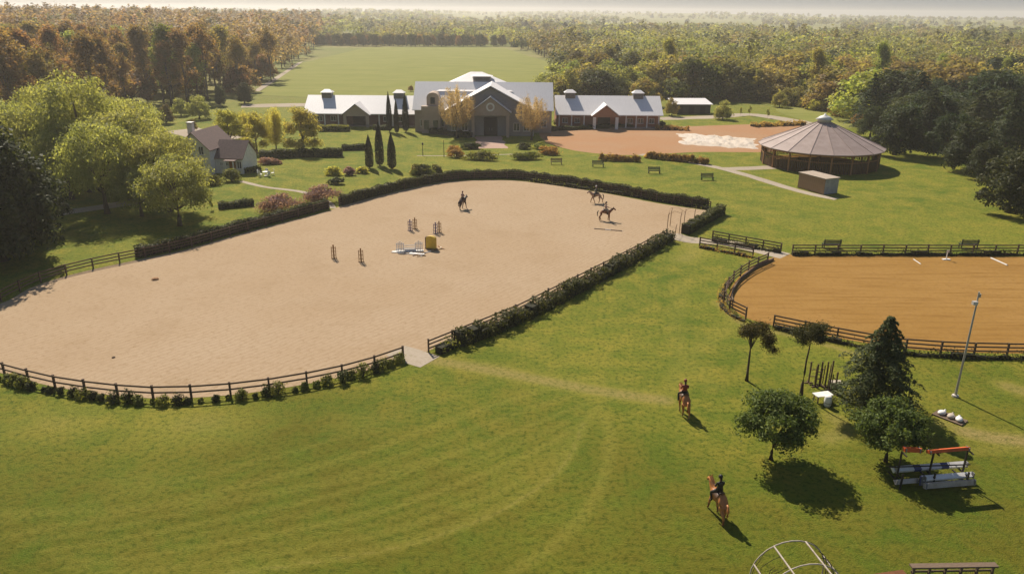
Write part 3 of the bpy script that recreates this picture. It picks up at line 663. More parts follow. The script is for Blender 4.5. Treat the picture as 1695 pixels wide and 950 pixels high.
# main hall
mt = thing('main_stable', 'large stable hall with white roof and grey front gable with round emblem', 'stable', (-7, 188, 0))
b0, b1, Y0, Y1 = -17.2, 16.4, 0.0, 15.0
gwalls(MB(), b0, b1, .3, Y1, 5.6, 11.2).build('wall', M_BEIGE, mt)
gable(MB(), b0, b1, 0, Y1, 5.6, 11.3, 'x', .45).build('roof', M_ROOFW, mt)
fx = 1.6      # centre of the projecting front
gwalls(MB(), fx - 10.4, fx + 10.4, -5.2, 7, 6.0, 11.3, 'y').build('front_wall', M_SLATE, mt)
gable(MB(), fx - 10.4, fx + 10.4, -5.2, 11, 6.0, 11.5, 'y', .55, .2).build('front_roof', M_ROOFW, mt)
gable(MB(), fx - 4.6, fx + 4.6, -7.6, -4.5, 5.9, 9.3, 'y', .35).build('porch_roof', M_ROOFW, mt)
g = MB(); g.poly([(fx - 4.6, -7.4, 5.6), (fx + 4.6, -7.4, 5.6), (fx, -7.4, 9.15)]); g.box((fx, -7.3, 5.3), (9.2, .2, .6)); g.build('porch_gable', M_BEIGE, mt)
em = MB(); em.lathe([(1.0, 0), (1.0, .1)], 20); emo = em.build('emblem', M_WHITE, mt); emo.location = (fx, -7.42, 7.0); emo.rotation_euler = (R(90), 0, 0)
er = MB(); er.lathe([(.62, .1), (.62, .15)], 16); er.build('emblem_centre', M_BEIGE, emo)
for s in (-1, 1):
    MB().box((fx + s * 4.1, -7.3, 2.5), (.7, .6, 5.0)).build('porch_pier', M_BEIGE, mt)
    MB().box((fx + s * 2.6, -5.27, 2.2), (1.6, .1, 4.3)).build('side_panel', M_SLATE, mt)
    for k in range(2): window(mt, fx + s * (6.2 + 2.4 * k), 2.1, -5.2, 1.4, 1.8)
dd = MB().box((fx, -5.26, 2.2), (3.2, .12, 4.4)).build('door', M_DARK, mt)
for s in (-1, 1): MB().box((fx + s * .3, -5.36, 1.6), (.08, .1, .6)).build('handle', M_GREYM, dd)
for k in range(3): window(mt, b0 + 2.0 + 2.3 * k, 2.2, .3, 1.3, 1.6)
for k in range(2): window(mt, b1 - 1.9 - 2.2 * k, 2.2, .3, 1.3, 1.6)
# round-headed dormer on the hall roof
dm = MB(); dx = -12.6
n = 9; arch = [(dx - 1.5, 6.4)] + [(dx + 1.5 * math.cos(math.pi * (1 - k / n)), 8.3 + 1.2 * math.sin(math.pi * k / n)) for k in range(n + 1)] + [(dx + 1.5, 6.4)]
dm.poly([(x, -.3, z) for x, z in arch])
for (xa, za), (xb, zb) in zip(arch[:-1], arch[1:]): dm.poly([(xb, -.3, zb), (xa, -.3, za), (xa, 4.6, za), (xb, 4.6, zb)])
do = dm.build('dormer', M_BEIGE, mt); MB().box((dx, -.34, 7.6), (1.1, .06, 1.5)).build('pane', M_GLASS, do)
sw = MB().box((dx - .4, -.9, 3.2), (4.6, 1.8, 6.4)).build('entrance_bay', M_BEIGE, mt)
for k in range(2): MB().box((dx - 1.5 + 2.2 * k, -1.83, 2.0), (1.2, .06, 2.2)).build('pane', M_GLASS, sw)
# raised central roof and its ridge ventilator
cx, cyy = -2.6, 14.0
pr = MB(); B = 9.5
ap0, ap1 = (cx - 1.5, cyy, 13.4), (cx + 1.5, cyy, 13.4)
q = [(cx - B, cyy - B, 9.4), (cx + B, cyy - B, 9.4), (cx + B, cyy + B, 9.4), (cx - B, cyy + B, 9.4)]
pr.poly([q[0], q[1], ap1, ap0]); pr.poly([q[2], q[3], ap0, ap1]); pr.poly([q[1], q[2], ap1]); pr.poly([q[3], q[0], ap0]); pr.poly(q[::-1])
pr.build('upper_roof', M_ROOFW, mt)
cupola(mt, cx + 1.6, cyy - 4.0, 11.7, 4.4, 1.0, 3.0)

# white house
hs = thing('white_house', 'white two-storey house with brown roof and chimney beside the drive', 'house', (-56.6, 135, 0), R(-7))
gwalls(MB(), -3.4, 2.4, .0, 9, 4.6, 7.4, 'y').build('wall', M_WHITE, hs)
gable(MB(), -3.4, 2.4, 0, 9, 4.6, 7.4, 'y', .35).build('roof', M_ROOFB, hs)
gwalls(MB(), 2.45, 7.6, 1.6, 7.4, 2.9, 5.4, 'x').build('side_wall', M_WHITE, hs)
gable(MB(), 2.45, 7.6, 1.6, 7.4, 2.9, 5.5, 'x', .3).build('side_roof', M_ROOFB, hs)
ch = MB().box((-2.2, 3.0, 7.2), (.9, .9, 3.0)).build('chimney', M_WHITE, hs); MB().box((-2.2, 3.0, 8.78), (1.1, 1.1, .16)).build('chimney_cap', M_GREYM, ch)
window(hs, .9, 4.3, 0, .9, 1.4); window(hs, -1.5, 4.3, 0, .9, 1.4); window(hs, -1.9, 1.4, 0, 1.6, 1.9, M_TIMBER); window(hs, .6, 1.5, 0, .8, 1.2)
window(hs, 3.6, 1.7, 1.6, .5, .6); window(hs, 4.7, 1.7, 1.6, .5, .6); window(hs, 7.0, 1.6, 1.6, .8, 1.3)
d_ = MB().box((5.7, 1.55, 1.1), (1.2, .1, 2.2)).build('door', M_TIMBER, hs); MB().box((6.1, 1.47, 1.05), (.06, .08, .2)).build('handle', M_GREYM, d_)
for x in (5.0, 6.5): MB().box((x, .2, 1.25), (.16, .16, 2.5)).build('porch_post', M_WHITE, hs)
MB().box((5.75, .85, 2.56), (2.1, 1.5, .1)).build('porch_roof', M_ROOFB, hs)

# low shed behind the yard
sh = thing('low_shed', 'long dark low shed with pale roof behind the service road', 'shed', G(1145, 189), R(3))
MB().box((0, 2.5, 1.4), (11, 5, 2.8)).build('wall', pm('dark_green_cladding', (0.055, 0.058, 0.04), (0.04, 0.042, 0.03), 2, .8), sh)
r = MB(); r.poly([(-6.2, -.6, 2.85), (6.0, -.6, 2.85), (5.6, 6.5, 3.9), (-5.9, 6.5, 3.9)]); r.poly([(-5.9, 6.5, 3.8), (5.6, 6.5, 3.8), (6.0, -.6, 2.75), (-6.2, -.6, 2.75)]); r.poly([(-6.2, -.6, 2.75), (6.0, -.6, 2.75), (6.0, -.6, 2.85), (-6.2, -.6, 2.85)])
r.build('roof', M_ROOFW, sh)
for k in range(3): MB().box((-3.6 + 3.4 * k, -.03, 1.1), (1.6, .06, 2.1)).build('door', M_DARK, sh)

# round pavilion
pc = Vector((60.6, 149.5, 0)); pv = thing('round_pavilion', 'round open timber pavilion with conical brown roof and white cap', 'pavilion', pc)
NS = 18; RE, RW, ZE, ZA = 11.8, 10.9, 3.8, 8.6
pan = MB(); a0 = math.pi / NS; rt = 1.3; zt = ZA - .35
P1 = [(RE * math.cos(-a0), RE * math.sin(-a0), ZE), (RE * math.cos(a0), RE * math.sin(a0), ZE), (rt * math.cos(a0), rt * math.sin(a0), zt), (rt * math.cos(-a0), rt * math.sin(-a0), zt)]
P2 = [(p[0], p[1], p[2] - .12) for p in P1]
pan.poly(P1); pan.poly(P2[::-1])
for j in range(4): pan.poly([P2[j], P2[(j + 1) % 4], P1[(j + 1) % 4], P1[j]])
pan.bar(Vector(P1[0]) + Vector((0, 0, .04)), Vector(P1[3]) + Vector((0, 0, .04)), .12, .07)
pan = pan.mesh('roof_panel', M_ROOFP)
post = MB().box((RW, 0, ZE / 2), (.3, .3, ZE)).mesh('post', M_TIMBER)
bd = MB(); hw = RW * math.tan(a0) * .97
for k in range(10): bd.box((RW - .1, -hw + hw * 2 * (k + .5) / 10, 1.35), (.05, hw * 2 / 10 * (.42, .7, .55)[(k * 7) % 3], 2.5))
bd = bd.mesh('board_wall', pm('dark_slats', (.075, .048, .028), (.13, .075, .036), 3, .85))
railm = MB().box((RW - .1, 0, 2.2), (.08, hw * 2, .14)).mesh('rail', M_TIMBER)
ring_m = MB().box((RW, 0, ZE - .3), (.22, hw * 2, .3)).mesh('ring_beam', M_TIMBER)
for k in range(NS):
    a = 2 * math.pi * k / NS + a0
    put('roof_panel', pan, pv, (0, 0, 0), a); put('post', post, pv, (0, 0, 0), a + a0); put('ring_beam', ring_m, pv, (0, 0, 0), a)
    put('board_wall', bd, pv, (0, 0, 0), a)['kind'] = 'stuff'; put('rail', railm, pv, (0, 0, 0), a)
MB().lathe([(.35, 0), (.35, ZA - .4)], 10).build('centre_post', M_TIMBER, pv)
MB().lathe([(10.5, .01), (10.5, .05)], 36).build('floor', M_DIRT, pv)
cp = MB(); cp.lathe([(1.25, ZA - .45), (1.25, ZA + .15), (1.65, ZA + .2), (.9, ZA + .75), (.25, ZA + 1.0), (.06, ZA + 1.35)], 18); cp.build('cap', M_WHITE, pv, True)

# plank-clad horse trailer box beside the path
A, Bp, Cc = G(1320, 311), G(1363, 323), G(1387, 318)
bx = thing('timber_cabin', 'small plank-sided cabin with flat pale roof in front of the pavilion', 'cabin', A.lerp(Bp, .5))
e1 = (Bp - A); L1 = e1.length; e1.normalize(); e2 = Vector((-e1.y, e1.x, 0)); L2 = 3.0; bx.rotation_euler = (0, 0, math.atan2(e1.y, e1.x))
MB().box((0, L2 / 2, 1.25), (L1 - .12, L2 - .12, 2.4)).build('body', M_GREYWOOD, bx)
npk = 14; pk = MB().box((0, 0, 1.3), (L1 / npk - .03, .06, 2.5)).mesh('plank', M_PLANK)
for k in range(npk): put('plank', pk, bx, (-L1 / 2 + L1 / npk * (k + .5), -.0, random.uniform(-.03, .03)))
MB().box((L1 / 2 - .01, L2 / 2, 1.35), (.08, L2 - .1, 2.5)).build('end_panel', pm('grey_white_panel', (.42, .42, .43), (.25, .25, .27), 1.2, .6), bx)
MB().box((0, L2 / 2, 2.66), (L1 + .3, L2 + .3, .12)).build('roof', pm('pale_dusty_roof', (.42, .34, .27), (.32, .26, .2), 1.5, .85), bx)
MB().box((0, L2 / 2, .08), (L1 - .3, L2 - .3, .16)).build('chassis', M_IRON, bx)

# gravel heap in the yard
V = []; F = []; nx_, ny_ = 70, 40; h0 = G(1130, 224); h1 = G(1262, 249)
rg = np.random.default_rng(3)
for j in range(ny_):
    for i in range(nx_):
        u, v = i / (nx_ - 1), j / (ny_ - 1)
        p = G(1122 + 145 * u - 8 * (1 - v), 219 + 10 * u + (22 - 2 * u) * v)
        rgd = .05 + .10 * mnoise.noise((p.x * .45, p.y * .3, 7)); e = min(u, 1 - u, v, 1 - v); e = min(1.0, max(-.25, (e - rgd) * 6))
        z = e * (.10 + .75 * abs(mnoise.noise((p.x * .4, p.y * .22, 0))) + .35 * abs(mnoise.noise((p.x * 1.1, p.y * .6, 4))))
        V.append((p.x, p.y, z - .02 + .0 * u))
for j in range(ny_ - 1):
    for i in range(nx_ - 1):
        a = j * nx_ + i; F.append((a, a + nx_, a + nx_ + 1, a + 1))
me = bpy.data.meshes.new('gravel_heap'); me.from_pydata(V, [], F); me.materials.append(sand_mat('white_crushed_gravel', (.62, .56, .49), (.55, .47, .38), (.40, .31, .23), dents=.8)); me.update()
tag(put('gravel_heap', me), 'low lumpy spread of whitish gravel in the orange yard', 'gravel', kind='stuff')
for k, (a, b) in enumerate((((1085, 214), (1140, 216)), ((1245, 210), (1330, 207)))):
    hedge('earth_bank', gp(a, b), 2.2, .6, L_ORAN, ('low rusty bank of dry growth at the yard corner near the brick wing', 'long low rusty bank of dry growth behind the gravel heap')[k], .2, 40, rag=.25)

# ------------------------------------------------------------------ trees: one mesh pair per kind, every tree its own object
def CR(*a, **k): return crown_round(*a, **k)
lib('willow', CR(1, 1.0, 13.0, 5.9, 15000, .19, 170, .18, .3, .42, (0, 0, -1)), L_LIME, 9.5, .32, M_BARKP, limbs=14)
lib('willow2', CR(2, .8, 13.0, 5.7, 15000, .19, 160, .18, .3, .42, (0, 0, -1)), L_LIME, 9.5, .30, M_BARKP, limbs=14)
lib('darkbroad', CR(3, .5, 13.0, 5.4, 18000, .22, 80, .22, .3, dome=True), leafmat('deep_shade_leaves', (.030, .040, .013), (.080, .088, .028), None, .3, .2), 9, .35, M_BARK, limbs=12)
lib('round', CR(4, .9, 5.0, 2.85, 16000, .105, 110, .19, .3, .55), L_DEEP, 3.4, .13, M_BARK, limbs=16, zs=.25)
lib('round2', CR(5, .7, 4.6, 2.5, 14000, .10, 100, .19, .3, .55), L_DEEP, 3.2, .12, M_BARK, limbs=16, zs=.25)
lib('spruce', crown_conifer(6, 7.6, 3.1, .4, 22000, .12, 22, .22, .22), L_FIR, 7.3, .15, M_BARK, limbs=18)
lib('conifer', crown_conifer(7, 12, 4.4, .4, 7000, .27, 15, .2, .25), L_CON, 11.5, .3, M_BARK, limbs=8)
lib('darkround', CR(8, .3, 10.5, 5.2, 9000, .27, 70, .22, .25, .45, dome=True), L_CON, 8, .35, M_BARK, limbs=10)
lib('cypress', crown_spindle(9, 7.0, .78, 4200, .13), L_CYP, 6.2, .12, M_BARK, limbs=0)
lib('bronze', crown_vase(10, 11.0, 4.2, 10000, .16), L_AUT, 6.5, .28, M_BARKP, limbs=14)
lib('poplar', crown_vase(11, 10.5, 2.7, 8000, .19, .05), L_YEL, 8, .18, M_BARKP, limbs=12)
lib('poplar2', CR(12, .5, 10.5, 3.0, 8500, .19, 50, .25, .3, .4, (0, 0, -1), dome=True), L_YEL, 8, .18, M_BARKP, limbs=10)
lib('euc1', crown_tall(13, 20, 3600, .34), L_RUST, 17, .32, M_BARKP, limbs=10)
lib('euc2', crown_tall(14, 21, 3600, .34, .23), L_RUST, 18, .32, M_BARKP, limbs=10)
lib('euc3', crown_tall(15, 19, 3600, .34, .17), L_MID, 16, .30, M_BARKP, limbs=10)
lib('broad1', CR(16, .5, 11, 4.8, 4200, .30, 48, .25, .25, dome=True), L_MID, 7.5, .3, M_BARK, limbs=6)
lib('broad2', CR(17, .5, 10, 5.4, 4400, .30, 50, .24, .25, dome=True), L_MID, 7, .3, M_BARK, limbs=6)
lib('broad3', CR(18, .5, 9.0, 4.4, 4000, .28, 46, .25, .25, dome=True), L_LIME, 6, .28, M_BARK, limbs=6)
lib('rustbroad', CR(19, .5, 10, 4.6, 4000, .30, 48, .24, .25, dome=True), L_RUST, 7, .28, M_BARK, limbs=6)
lib('brownbroad', CR(21, .5, 10, 4.8, 4000, .30, 48, .24, .25, dome=True), L_OLB, 7, .28, M_BARK, limbs=6)
lib('paleyoung', CR(20, .9, 5.2, 2.0, 1500, .22, 14, .36, .3), L_LIME, 3.6, .09, M_BARK, limbs=5)

def T(key, name, label, px, py, top, s=None, rz=None, group=None, cat='tree', H=None, wid=None):
    g = G(px, py); h = HZ(px, top, g.y); k = h / H
    return tree(key, name, label, g, (wid or 1) * k, k, rz, group, cat)
# willows round the drive
wl_ = 'pale spring-green trees by the drive'
T('willow', 'willow_tree', 'big pale green tree with visible trunk over the dark lawn shadow', 178, 354, 192, H=13, group=wl_, wid=1.0)
T('willow2', 'willow_tree', 'pale green tree leaning towards the white house', 282, 350, 205, H=13, group=wl_, wid=1.05)
T('willow', 'willow_tree', 'tallest pale green tree at the wood side of the drive', 150, 318, 112, H=13, group=wl_, rz=2.1, wid=.92)
T('willow2', 'willow_tree', 'pale green tree behind the drive next to the dark tree', 62, 318, 160, H=13, group=wl_, wid=1.0)
T('willow2', 'willow_tree', 'pale green tree hugging the chimney side of the white house', 222, 300, 150, H=13, group=wl_, rz=4, wid=.95)
T('willow', 'willow_tree', 'pale green tree half hidden behind the tallest one', 95, 288, 128, H=13, group=wl_, rz=1, wid=.8)
T('willow2', 'willow_tree', 'dull green tree at the far edge of the drive group', 20, 300, 150, H=13, group=wl_, rz=3)
T('willow', 'willow_tree', 'pale green tree standing between drive and tallest tree', 120, 330, 190, H=13, rz=5, wid=1.05)
T('willow2', 'willow_tree', 'pale green tree with dense shaded foot by the arena hedge', 298, 374, 250, H=13, rz=2, wid=1.2)
T('willow', 'willow_tree', 'pale green tree tucked behind the trunked one', 215, 330, 172, H=13, rz=.5, wid=1.1)
T('willow2', 'willow_tree', 'pale green tree at the back beside the wood edge', 175, 296, 138, H=13, rz=5.5, wid=1.1)
T('willow2', 'willow_tree', 'low pale green tree filling the gap by the arena hedge', 235, 358, 260, H=13, rz=3, wid=1.2)
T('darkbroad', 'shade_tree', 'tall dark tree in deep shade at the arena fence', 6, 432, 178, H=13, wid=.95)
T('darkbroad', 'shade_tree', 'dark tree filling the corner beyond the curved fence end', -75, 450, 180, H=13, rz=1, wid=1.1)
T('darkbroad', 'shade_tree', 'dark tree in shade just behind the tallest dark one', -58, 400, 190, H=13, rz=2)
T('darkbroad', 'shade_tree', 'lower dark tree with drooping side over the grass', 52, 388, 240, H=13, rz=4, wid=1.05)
g = G(86, 404)
for px, py, tp, lb in ((84, 404, 388, 'thin dark sapling in the sunny grass by the shade tree'), (350, 348, 330, 'spindly small sapling on the house lawn'), (1240, 192, 176, 'slim sapling beside the service road'), (1270, 196, 180, 'second slim sapling beside the service road'), (1225, 192, 178, 'third slim sapling beside the pale green bush tree')):
    T('paleyoung', 'sapling', lb, px, py, tp, H=5.2, wid=.5)
# trees near the house and stables
for i, (x, y, tp, k, w, lb) in enumerate(((382, 252, 172, 'poplar2', 1.3, 'golden green tree next to the white house roof'), (425, 250, 178, 'poplar2', 1.2, 'golden green tree behind the long dark hedge'), (458, 250, 176, 'poplar', 1.0, 'slender golden tree between two leafy ones'), (502, 252, 168, 'poplar2', 1.35, 'bright green tree closest to the brown stable wing'), (408, 238, 182, 'poplar', .9, 'narrow golden tree at the back of the house group'))):
    T(k, 'young_tree', lb, x, y, tp, H=10.5, wid=w, group='golden green trees between house and stables')
T('bronze', 'bronze_tree', 'bronze twiggy tree before the hall beside the dormer', 757, 229, 138, H=11, wid=.88)
T('bronze', 'bronze_tree', 'bronze twiggy tree before the hall beside the yard', 880, 232, 153, H=11, wid=.9, rz=2)
cg = 'cypresses on the stable lawn'
for x, y, tp, w, lb in ((612, 279, 224, 1.05, 'shortest cypress of the front three on the lawn'), (629, 275, 203, .85, 'tallest cypress of the front three on the lawn'), (649, 280, 221, 1.05, 'front cypress closest to the grey shrub clump'),
                        (645, 219, 153, .62, 'slim cypress against the white roof of the brown wing'), (657, 221, 165, .62, 'middle cypress of the three by the wing'), (672, 219, 155, .72, 'broad cypress of the three by the wing')):
    T('cypress', 'cypress_tree', lb, x, y, tp, H=7.0, wid=w, group=cg)
T('darkround', 'dark_tree', 'round dark tree at the corner of the meadow', 405, 172, 133, H=10.5, wid=.8); T('darkround', 'dark_tree', 'rusty dark tree beside the round one at the meadow corner', 366, 176, 138, H=10.5, wid=.6)
for x, y, tp, k, Hh, lb in ((330, 197, 155, 'broad3', 9, 'pale green tree behind the white house forecourt'), (300, 192, 160, 'broad3', 9, 'pale bushy tree at the wood edge behind the house'), (275, 205, 170, 'broad1', 11, 'olive tree between wood edge and house'), (1112, 192, 160, 'broad1', 11, 'dark olive tree at the end of the brick wing'),
                           (1196, 198, 164, 'broad3', 9, 'pale green bush tree beside the low shed'), (1290, 178, 150, 'broad2', 10, 'olive tree at the clearing edge'), (318, 218, 196, 'rustbroad', 10, 'small rusty tree behind the chimney'), (680, 152, 141, 'rustbroad', 10, 'small golden shrub tree behind the hall roof')):
    T(k, 'broadleaf_tree', lb, x, y, tp, H=Hh)
T('spruce', 'spruce_tree', 'dark conical spruce in front of the orange arena', 1447, 672, 527, H=7.6, wid=1.12)
T('round', 'round_tree', 'wider round-headed tree with its whole shadow on the lawn', 1276, 760, 652, H=5.0, wid=1.0)
T('round2', 'round_tree', 'smaller round-headed tree next to the jump rack', 1466, 764, 664, H=4.6, wid=1.0)
# the two thin pines
def pine(px, py, tx, ty, label, seed, sparse):
    g = G(px, py); Hh = HZ(tx, ty, g.y); top = Vector(ray(tx, ty)) * (g.y / ray(tx, ty)[1]); lean = (top.x - g.x, 0)
    rg = np.random.default_rng(seed); t = thing('pine_tree', label, 'tree', g, 0)
    cl = []; tg = []
    for k in range(17 if sparse else 16):
        a = rg.uniform(0, 6.28); r = rg.uniform(.3, 1.5 if sparse else 1.0); z = Hh * rg.uniform(.78, .99)
        if sparse and k > 10: a = rg.uniform(-.7, .6); r = rg.uniform(1.0, 2.1); z = Hh * rg.uniform(.56, .74)
        c = np.array([lean[0] * (z / Hh) ** 2 + math.cos(a) * r, math.sin(a) * r * .9, z]); cl.append((c, rg.uniform(.28, .52) if not sparse or k < 8 else .34)); tg.append(c)
    C = []; Nn = []
    for c, r in cl:
        dd = unit(rg, 330); C.append(c + rg.normal(0, .55, (330, 3)) * r * [1.3, 1.2, .8]); Nn.append(dd + [0, 0, .4])
    put('trunk', trunk_mesh('trunk', Hh * .97, .12, tg, M_BARK, lean, .8 if not sparse else .55, limbs=11, seed=seed), t)
    put('crown', quads_mesh('crown', leaves(np.concatenate(C), np.concatenate(Nn), .10, rg, .28, .8), leafmat('pine_needles_%d' % seed, (.030, .038, .014), (.095, .090, .030) if not sparse else (.14, .105, .035), None, .3, .1)), t)
pine(1236, 630, 1249, 530, 'thin ragged pine with drooping brownish branches', 31, True)
pine(1326, 655, 1347, 533, 'thin straight pine with flat tuft of needles', 32, False)

# dark conifers and trees beyond the pavilion
dc = 'dark rounded conifers beyond the pavilion'
for x, y, tp, w, k, Hh, lb in ((1480, 257, 168, 1.05, 'darkround', 10.5, 'dark round conifer touching the pavilion roof'), (1568, 262, 180, 1.0, 'darkround', 10.5, 'dark conifer between two broader ones beyond the pavilion'), (1602, 283, 192, 1.05, 'darkround', 10.5, 'broad dark conifer at the edge of the pavilion lawn'), (1668, 352, 236, 1.05, 'darkround', 10.5, 'dark conifer standing furthest out on the lawn'),
                              (1625, 300, 225, .9, 'darkround', 10.5, 'low dark conifer between the lawn conifers'), (1530, 246, 150, 1.0, 'conifer', 12, 'pointed dark conifer rising behind the round ones'), (1660, 262, 150, 1.0, 'conifer', 12, 'tall pointed dark conifer at the wood edge'), (1730, 330, 205, 1.1, 'darkround', 10.5, 'big dark conifer cut by the picture edge'), (1440, 228, 170, .8, 'darkround', 10.5, 'dark conifer in front of the orange thicket')):
    T(k, 'dark_conifer', lb, x, y, tp, H=Hh, wid=w, group=dc)

# woods: scattered over the land outside meadow, yard and lawns
def inpoly(x, y, P):
    c = False; n = len(P); j = n - 1
    for i in range(n):
        if (P[i][1] > y) != (P[j][1] > y) and x < (P[j][0] - P[i][0]) * (y - P[i][1]) / (P[j][1] - P[i][1]) + P[i][0]: c = not c
        j = i
    return c
line = np.array([(-600, 260), (-200, 238), (0, 225), (150, 200), (300, 178), (418, 158), (421, 140), (905, 140), (906, 178), (1080, 180), (1105, 172), (1240, 172), (1290, 176), (1350, 176), (1420, 196), (1440, 225), (1520, 246), (1600, 275), (1660, 312), (1720, 350), (1900, 400), (2400, 460)])
mead = [(424, 160), (470, 121), (518, 86), (540, 76), (700, 76), (840, 77), (875, 90), (940, 108), (925, 130), (906, 165)]
clear = [[(895, 62), (925, 60), (935, 76), (900, 78)], [(1330, 46), (1390, 43), (1400, 56), (1340, 62)], [(560, 62), (620, 60), (640, 66), (570, 70)], [(1280, 182), (1350, 178), (1425, 205), (1400, 215)], [(700, 44), (800, 42), (810, 47), (700, 49)], [(160, 20), (300, 22), (300, 26), (160, 25)]]
cand = []
Yr = 170.0
while Yr < 4600:
    s = 8.6 if Yr < 330 else (11.5 if Yr < 600 else (Yr / 55 if Yr < 1500 else Yr / 60)); xr = 0.76 * Yr + 40; x = -xr
    while x < xr:
        X_ = x + random.uniform(-.45, .45) * s; Y_ = Yr + random.uniform(-.45, .45) * s; x += s * (1.0 if Yr < 600 else 1.15)
        u, v = proj(X_, Y_)
        if v > np.interp(u, line[:, 0], line[:, 1]) - 1: continue
        if inpoly(u, v, mead) or any(inpoly(u, v, c) for c in clear): continue
        if -60 < X_ < 46 and Y_ < 222: continue
        if abs(u - 1145) < 62 and v > 166: continue
        if Yr > 620 and mnoise.noise((X_ * .0035, Y_ * .0016, 5)) < -0.30 and Yr < 3000: continue
        if Yr > 1300 and mnoise.noise((X_ * .003, Y_ * .0010, 9)) < -0.12: continue
        cand.append((X_, Y_, u, v))
    Yr += s
def kind_of(X_, Y_, u):
    nz = mnoise.noise((X_ * .016, Y_ * .009, 1)); r = random.random()
    leftness = u < 540 + 40 * nz
    if leftness and Y_ < 1400: return ('euc1' if r < .42 else 'euc2' if r < .72 else 'euc3' if r < .86 else 'rustbroad')
    if u > 1430 and Y_ < 240: return 'darkround' if r < .68 else 'conifer' if r < .88 else 'broad1'
    if nz > .22: return 'broad3' if r < .55 else 'broad2'
    if nz < -.2: return 'brownbroad' if r < .5 else 'euc3' if r < .6 else 'broad2' if r < .85 else 'darkround'
    return ('broad1' if r < .32 else 'broad2' if r < .60 else 'darkround' if r < .66 else 'brownbroad' if r < .84 else 'euc3' if r < .9 else 'broad3' if r < .95 else 'conifer')
HT = dict(brownbroad=10, euc1=20, euc2=21, euc3=19, rustbroad=10, broad1=11, broad2=10, broad3=9, darkround=10.5, conifer=12)
TINT = dict(brownbroad=(.190, .155, .070), euc1=(.245, .165, .085), euc2=(.210, .148, .075), euc3=(.150, .140, .055), rustbroad=(.230, .165, .085), broad1=(.150, .155, .048), broad2=(.180, .175, .060), broad3=(.270, .270, .085), darkround=(.050, .062, .026), conifer=(.045, .058, .024))
LAB = {('eu3', 'L'): ('eucalyptus_tree', 'tall olive green tree in the dense wood behind the drive', 'olive tall trees of the wood by the drive'), ('euc', 'L'): ('eucalyptus_tree', 'tall rusty brown tree in the dense wood behind the drive', 'rusty tall trees of the wood by the drive'),
       ('euc', 'R'): ('eucalyptus_tree', 'tall thin olive tree rising above the mixed wood behind the stables', 'tall thin trees of the mixed wood'),
       ('rus', 'L'): ('broadleaf_tree', 'low rusty broadleaf tree in the dense wood behind the drive', 'low rusty trees of the wood by the drive'),
       ('rus', 'R'): ('broadleaf_tree', 'rusty brown broadleaf tree in the mixed wood behind yard and pavilion', 'rusty broadleaf trees of the mixed wood'),
       ('brn', 'R'): ('broadleaf_tree', 'olive brown broadleaf tree in the mixed wood behind yard and pavilion', 'olive brown broadleaf trees of the mixed wood'),
       ('bro', 'L'): ('broadleaf_tree', 'olive broadleaf tree at the edge of the rusty wood', 'olive trees of the rusty wood'),
       ('bro', 'R'): ('broadleaf_tree', 'olive green broadleaf tree in the mixed wood behind yard and pavilion', 'olive broadleaf trees of the mixed wood'),
       ('br3', 'R'): ('broadleaf_tree', 'bright pale green broadleaf tree in the mixed wood behind yard and pavilion', 'pale green broadleaf trees of the mixed wood'),
       ('dar', 'R'): ('dark_conifer', 'dark round-topped conifer in the mixed wood', 'dark round conifers of the mixed wood'),
       ('con', 'R'): ('dark_conifer', 'dark pointed conifer in the mixed wood', 'dark pointed conifers of the mixed wood')}
rec = []
for (X_, Y_, u, v) in cand:
    k = kind_of(X_, Y_, u); L_ = k.startswith('euc') or u < 540
    if u < 540: hh = random.uniform(15, 23) if k.startswith('euc') else random.uniform(9, 13)
    else:
        base = 13.0 if u < 1420 else 12.0
        hh = base * random.uniform(.5, 1.32) * (1.25 if k.startswith('euc') else 1)
        if 900 < u < 1100 and Y_ < 300: hh *= .8
    if Y_ > 700: hh *= 0.92
    rec.append((X_, Y_, u, v, k, hh))
# individuals: those in view nearest to the front of the woods
inview = [r for r in rec if -25 < r[2] < 1720]
inview.sort(key=lambda r: np.interp(r[2], line[:, 0], line[:, 1]) * 0 + r[1] - (260 if r[2] < 540 else 215 if r[2] > 900 else 0) * 0)
def front(r):
    return r[1] + 25 * random.random()
inview.sort(key=front)
NEAR_L = [r for r in inview if r[2] < 540][:150]; NEAR_R = [r for r in inview if r[2] >= 540][:250]
chosen = set(id(r) for r in NEAR_L + NEAR_R)
for r in NEAR_L + NEAR_R:
    X_, Y_, u, v, k, hh = r; side = 'L' if u < 540 else 'R'
    key = ('eu3', 'L') if k == 'euc3' and side == 'L' else ('br3', 'R') if k == 'broad3' and side == 'R' else ('brn', 'R') if k == 'brownbroad' and side == 'R' else (k[:3], side)
    if key not in LAB: key = ('bro', side)
    nm, lb, gr = LAB[key]; s = hh / HT[k]
    zone = ('behind the tall pale trees' if u < 130 else 'behind the white house' if u < 340 else 'along the meadow track') if side == 'L' else ('behind the brick wing' if u < 1090 else 'behind shed and clearing' if u < 1420 else 'beyond the pavilion lawn')
    row = 'front row' if v > np.interp(u, line[:, 0], line[:, 1]) - 9 else 'deeper rows'
    lb = lb.split(' in the ')[0].split(' at the ')[0].split(' rising ')[0] + ' in the ' + row + ' of the wood ' + zone; gr = gr + ', ' + row + ' ' + zone
    tree(k, nm, lb, (X_, Y_, float(terr(X_, Y_)) - .15), s * random.uniform(.88, 1.12) * (1.12 if k.startswith('euc') else random.uniform(1.1, 1.5)), s, None, gr)
rest = [r for r in rec if id(r) not in chosen]
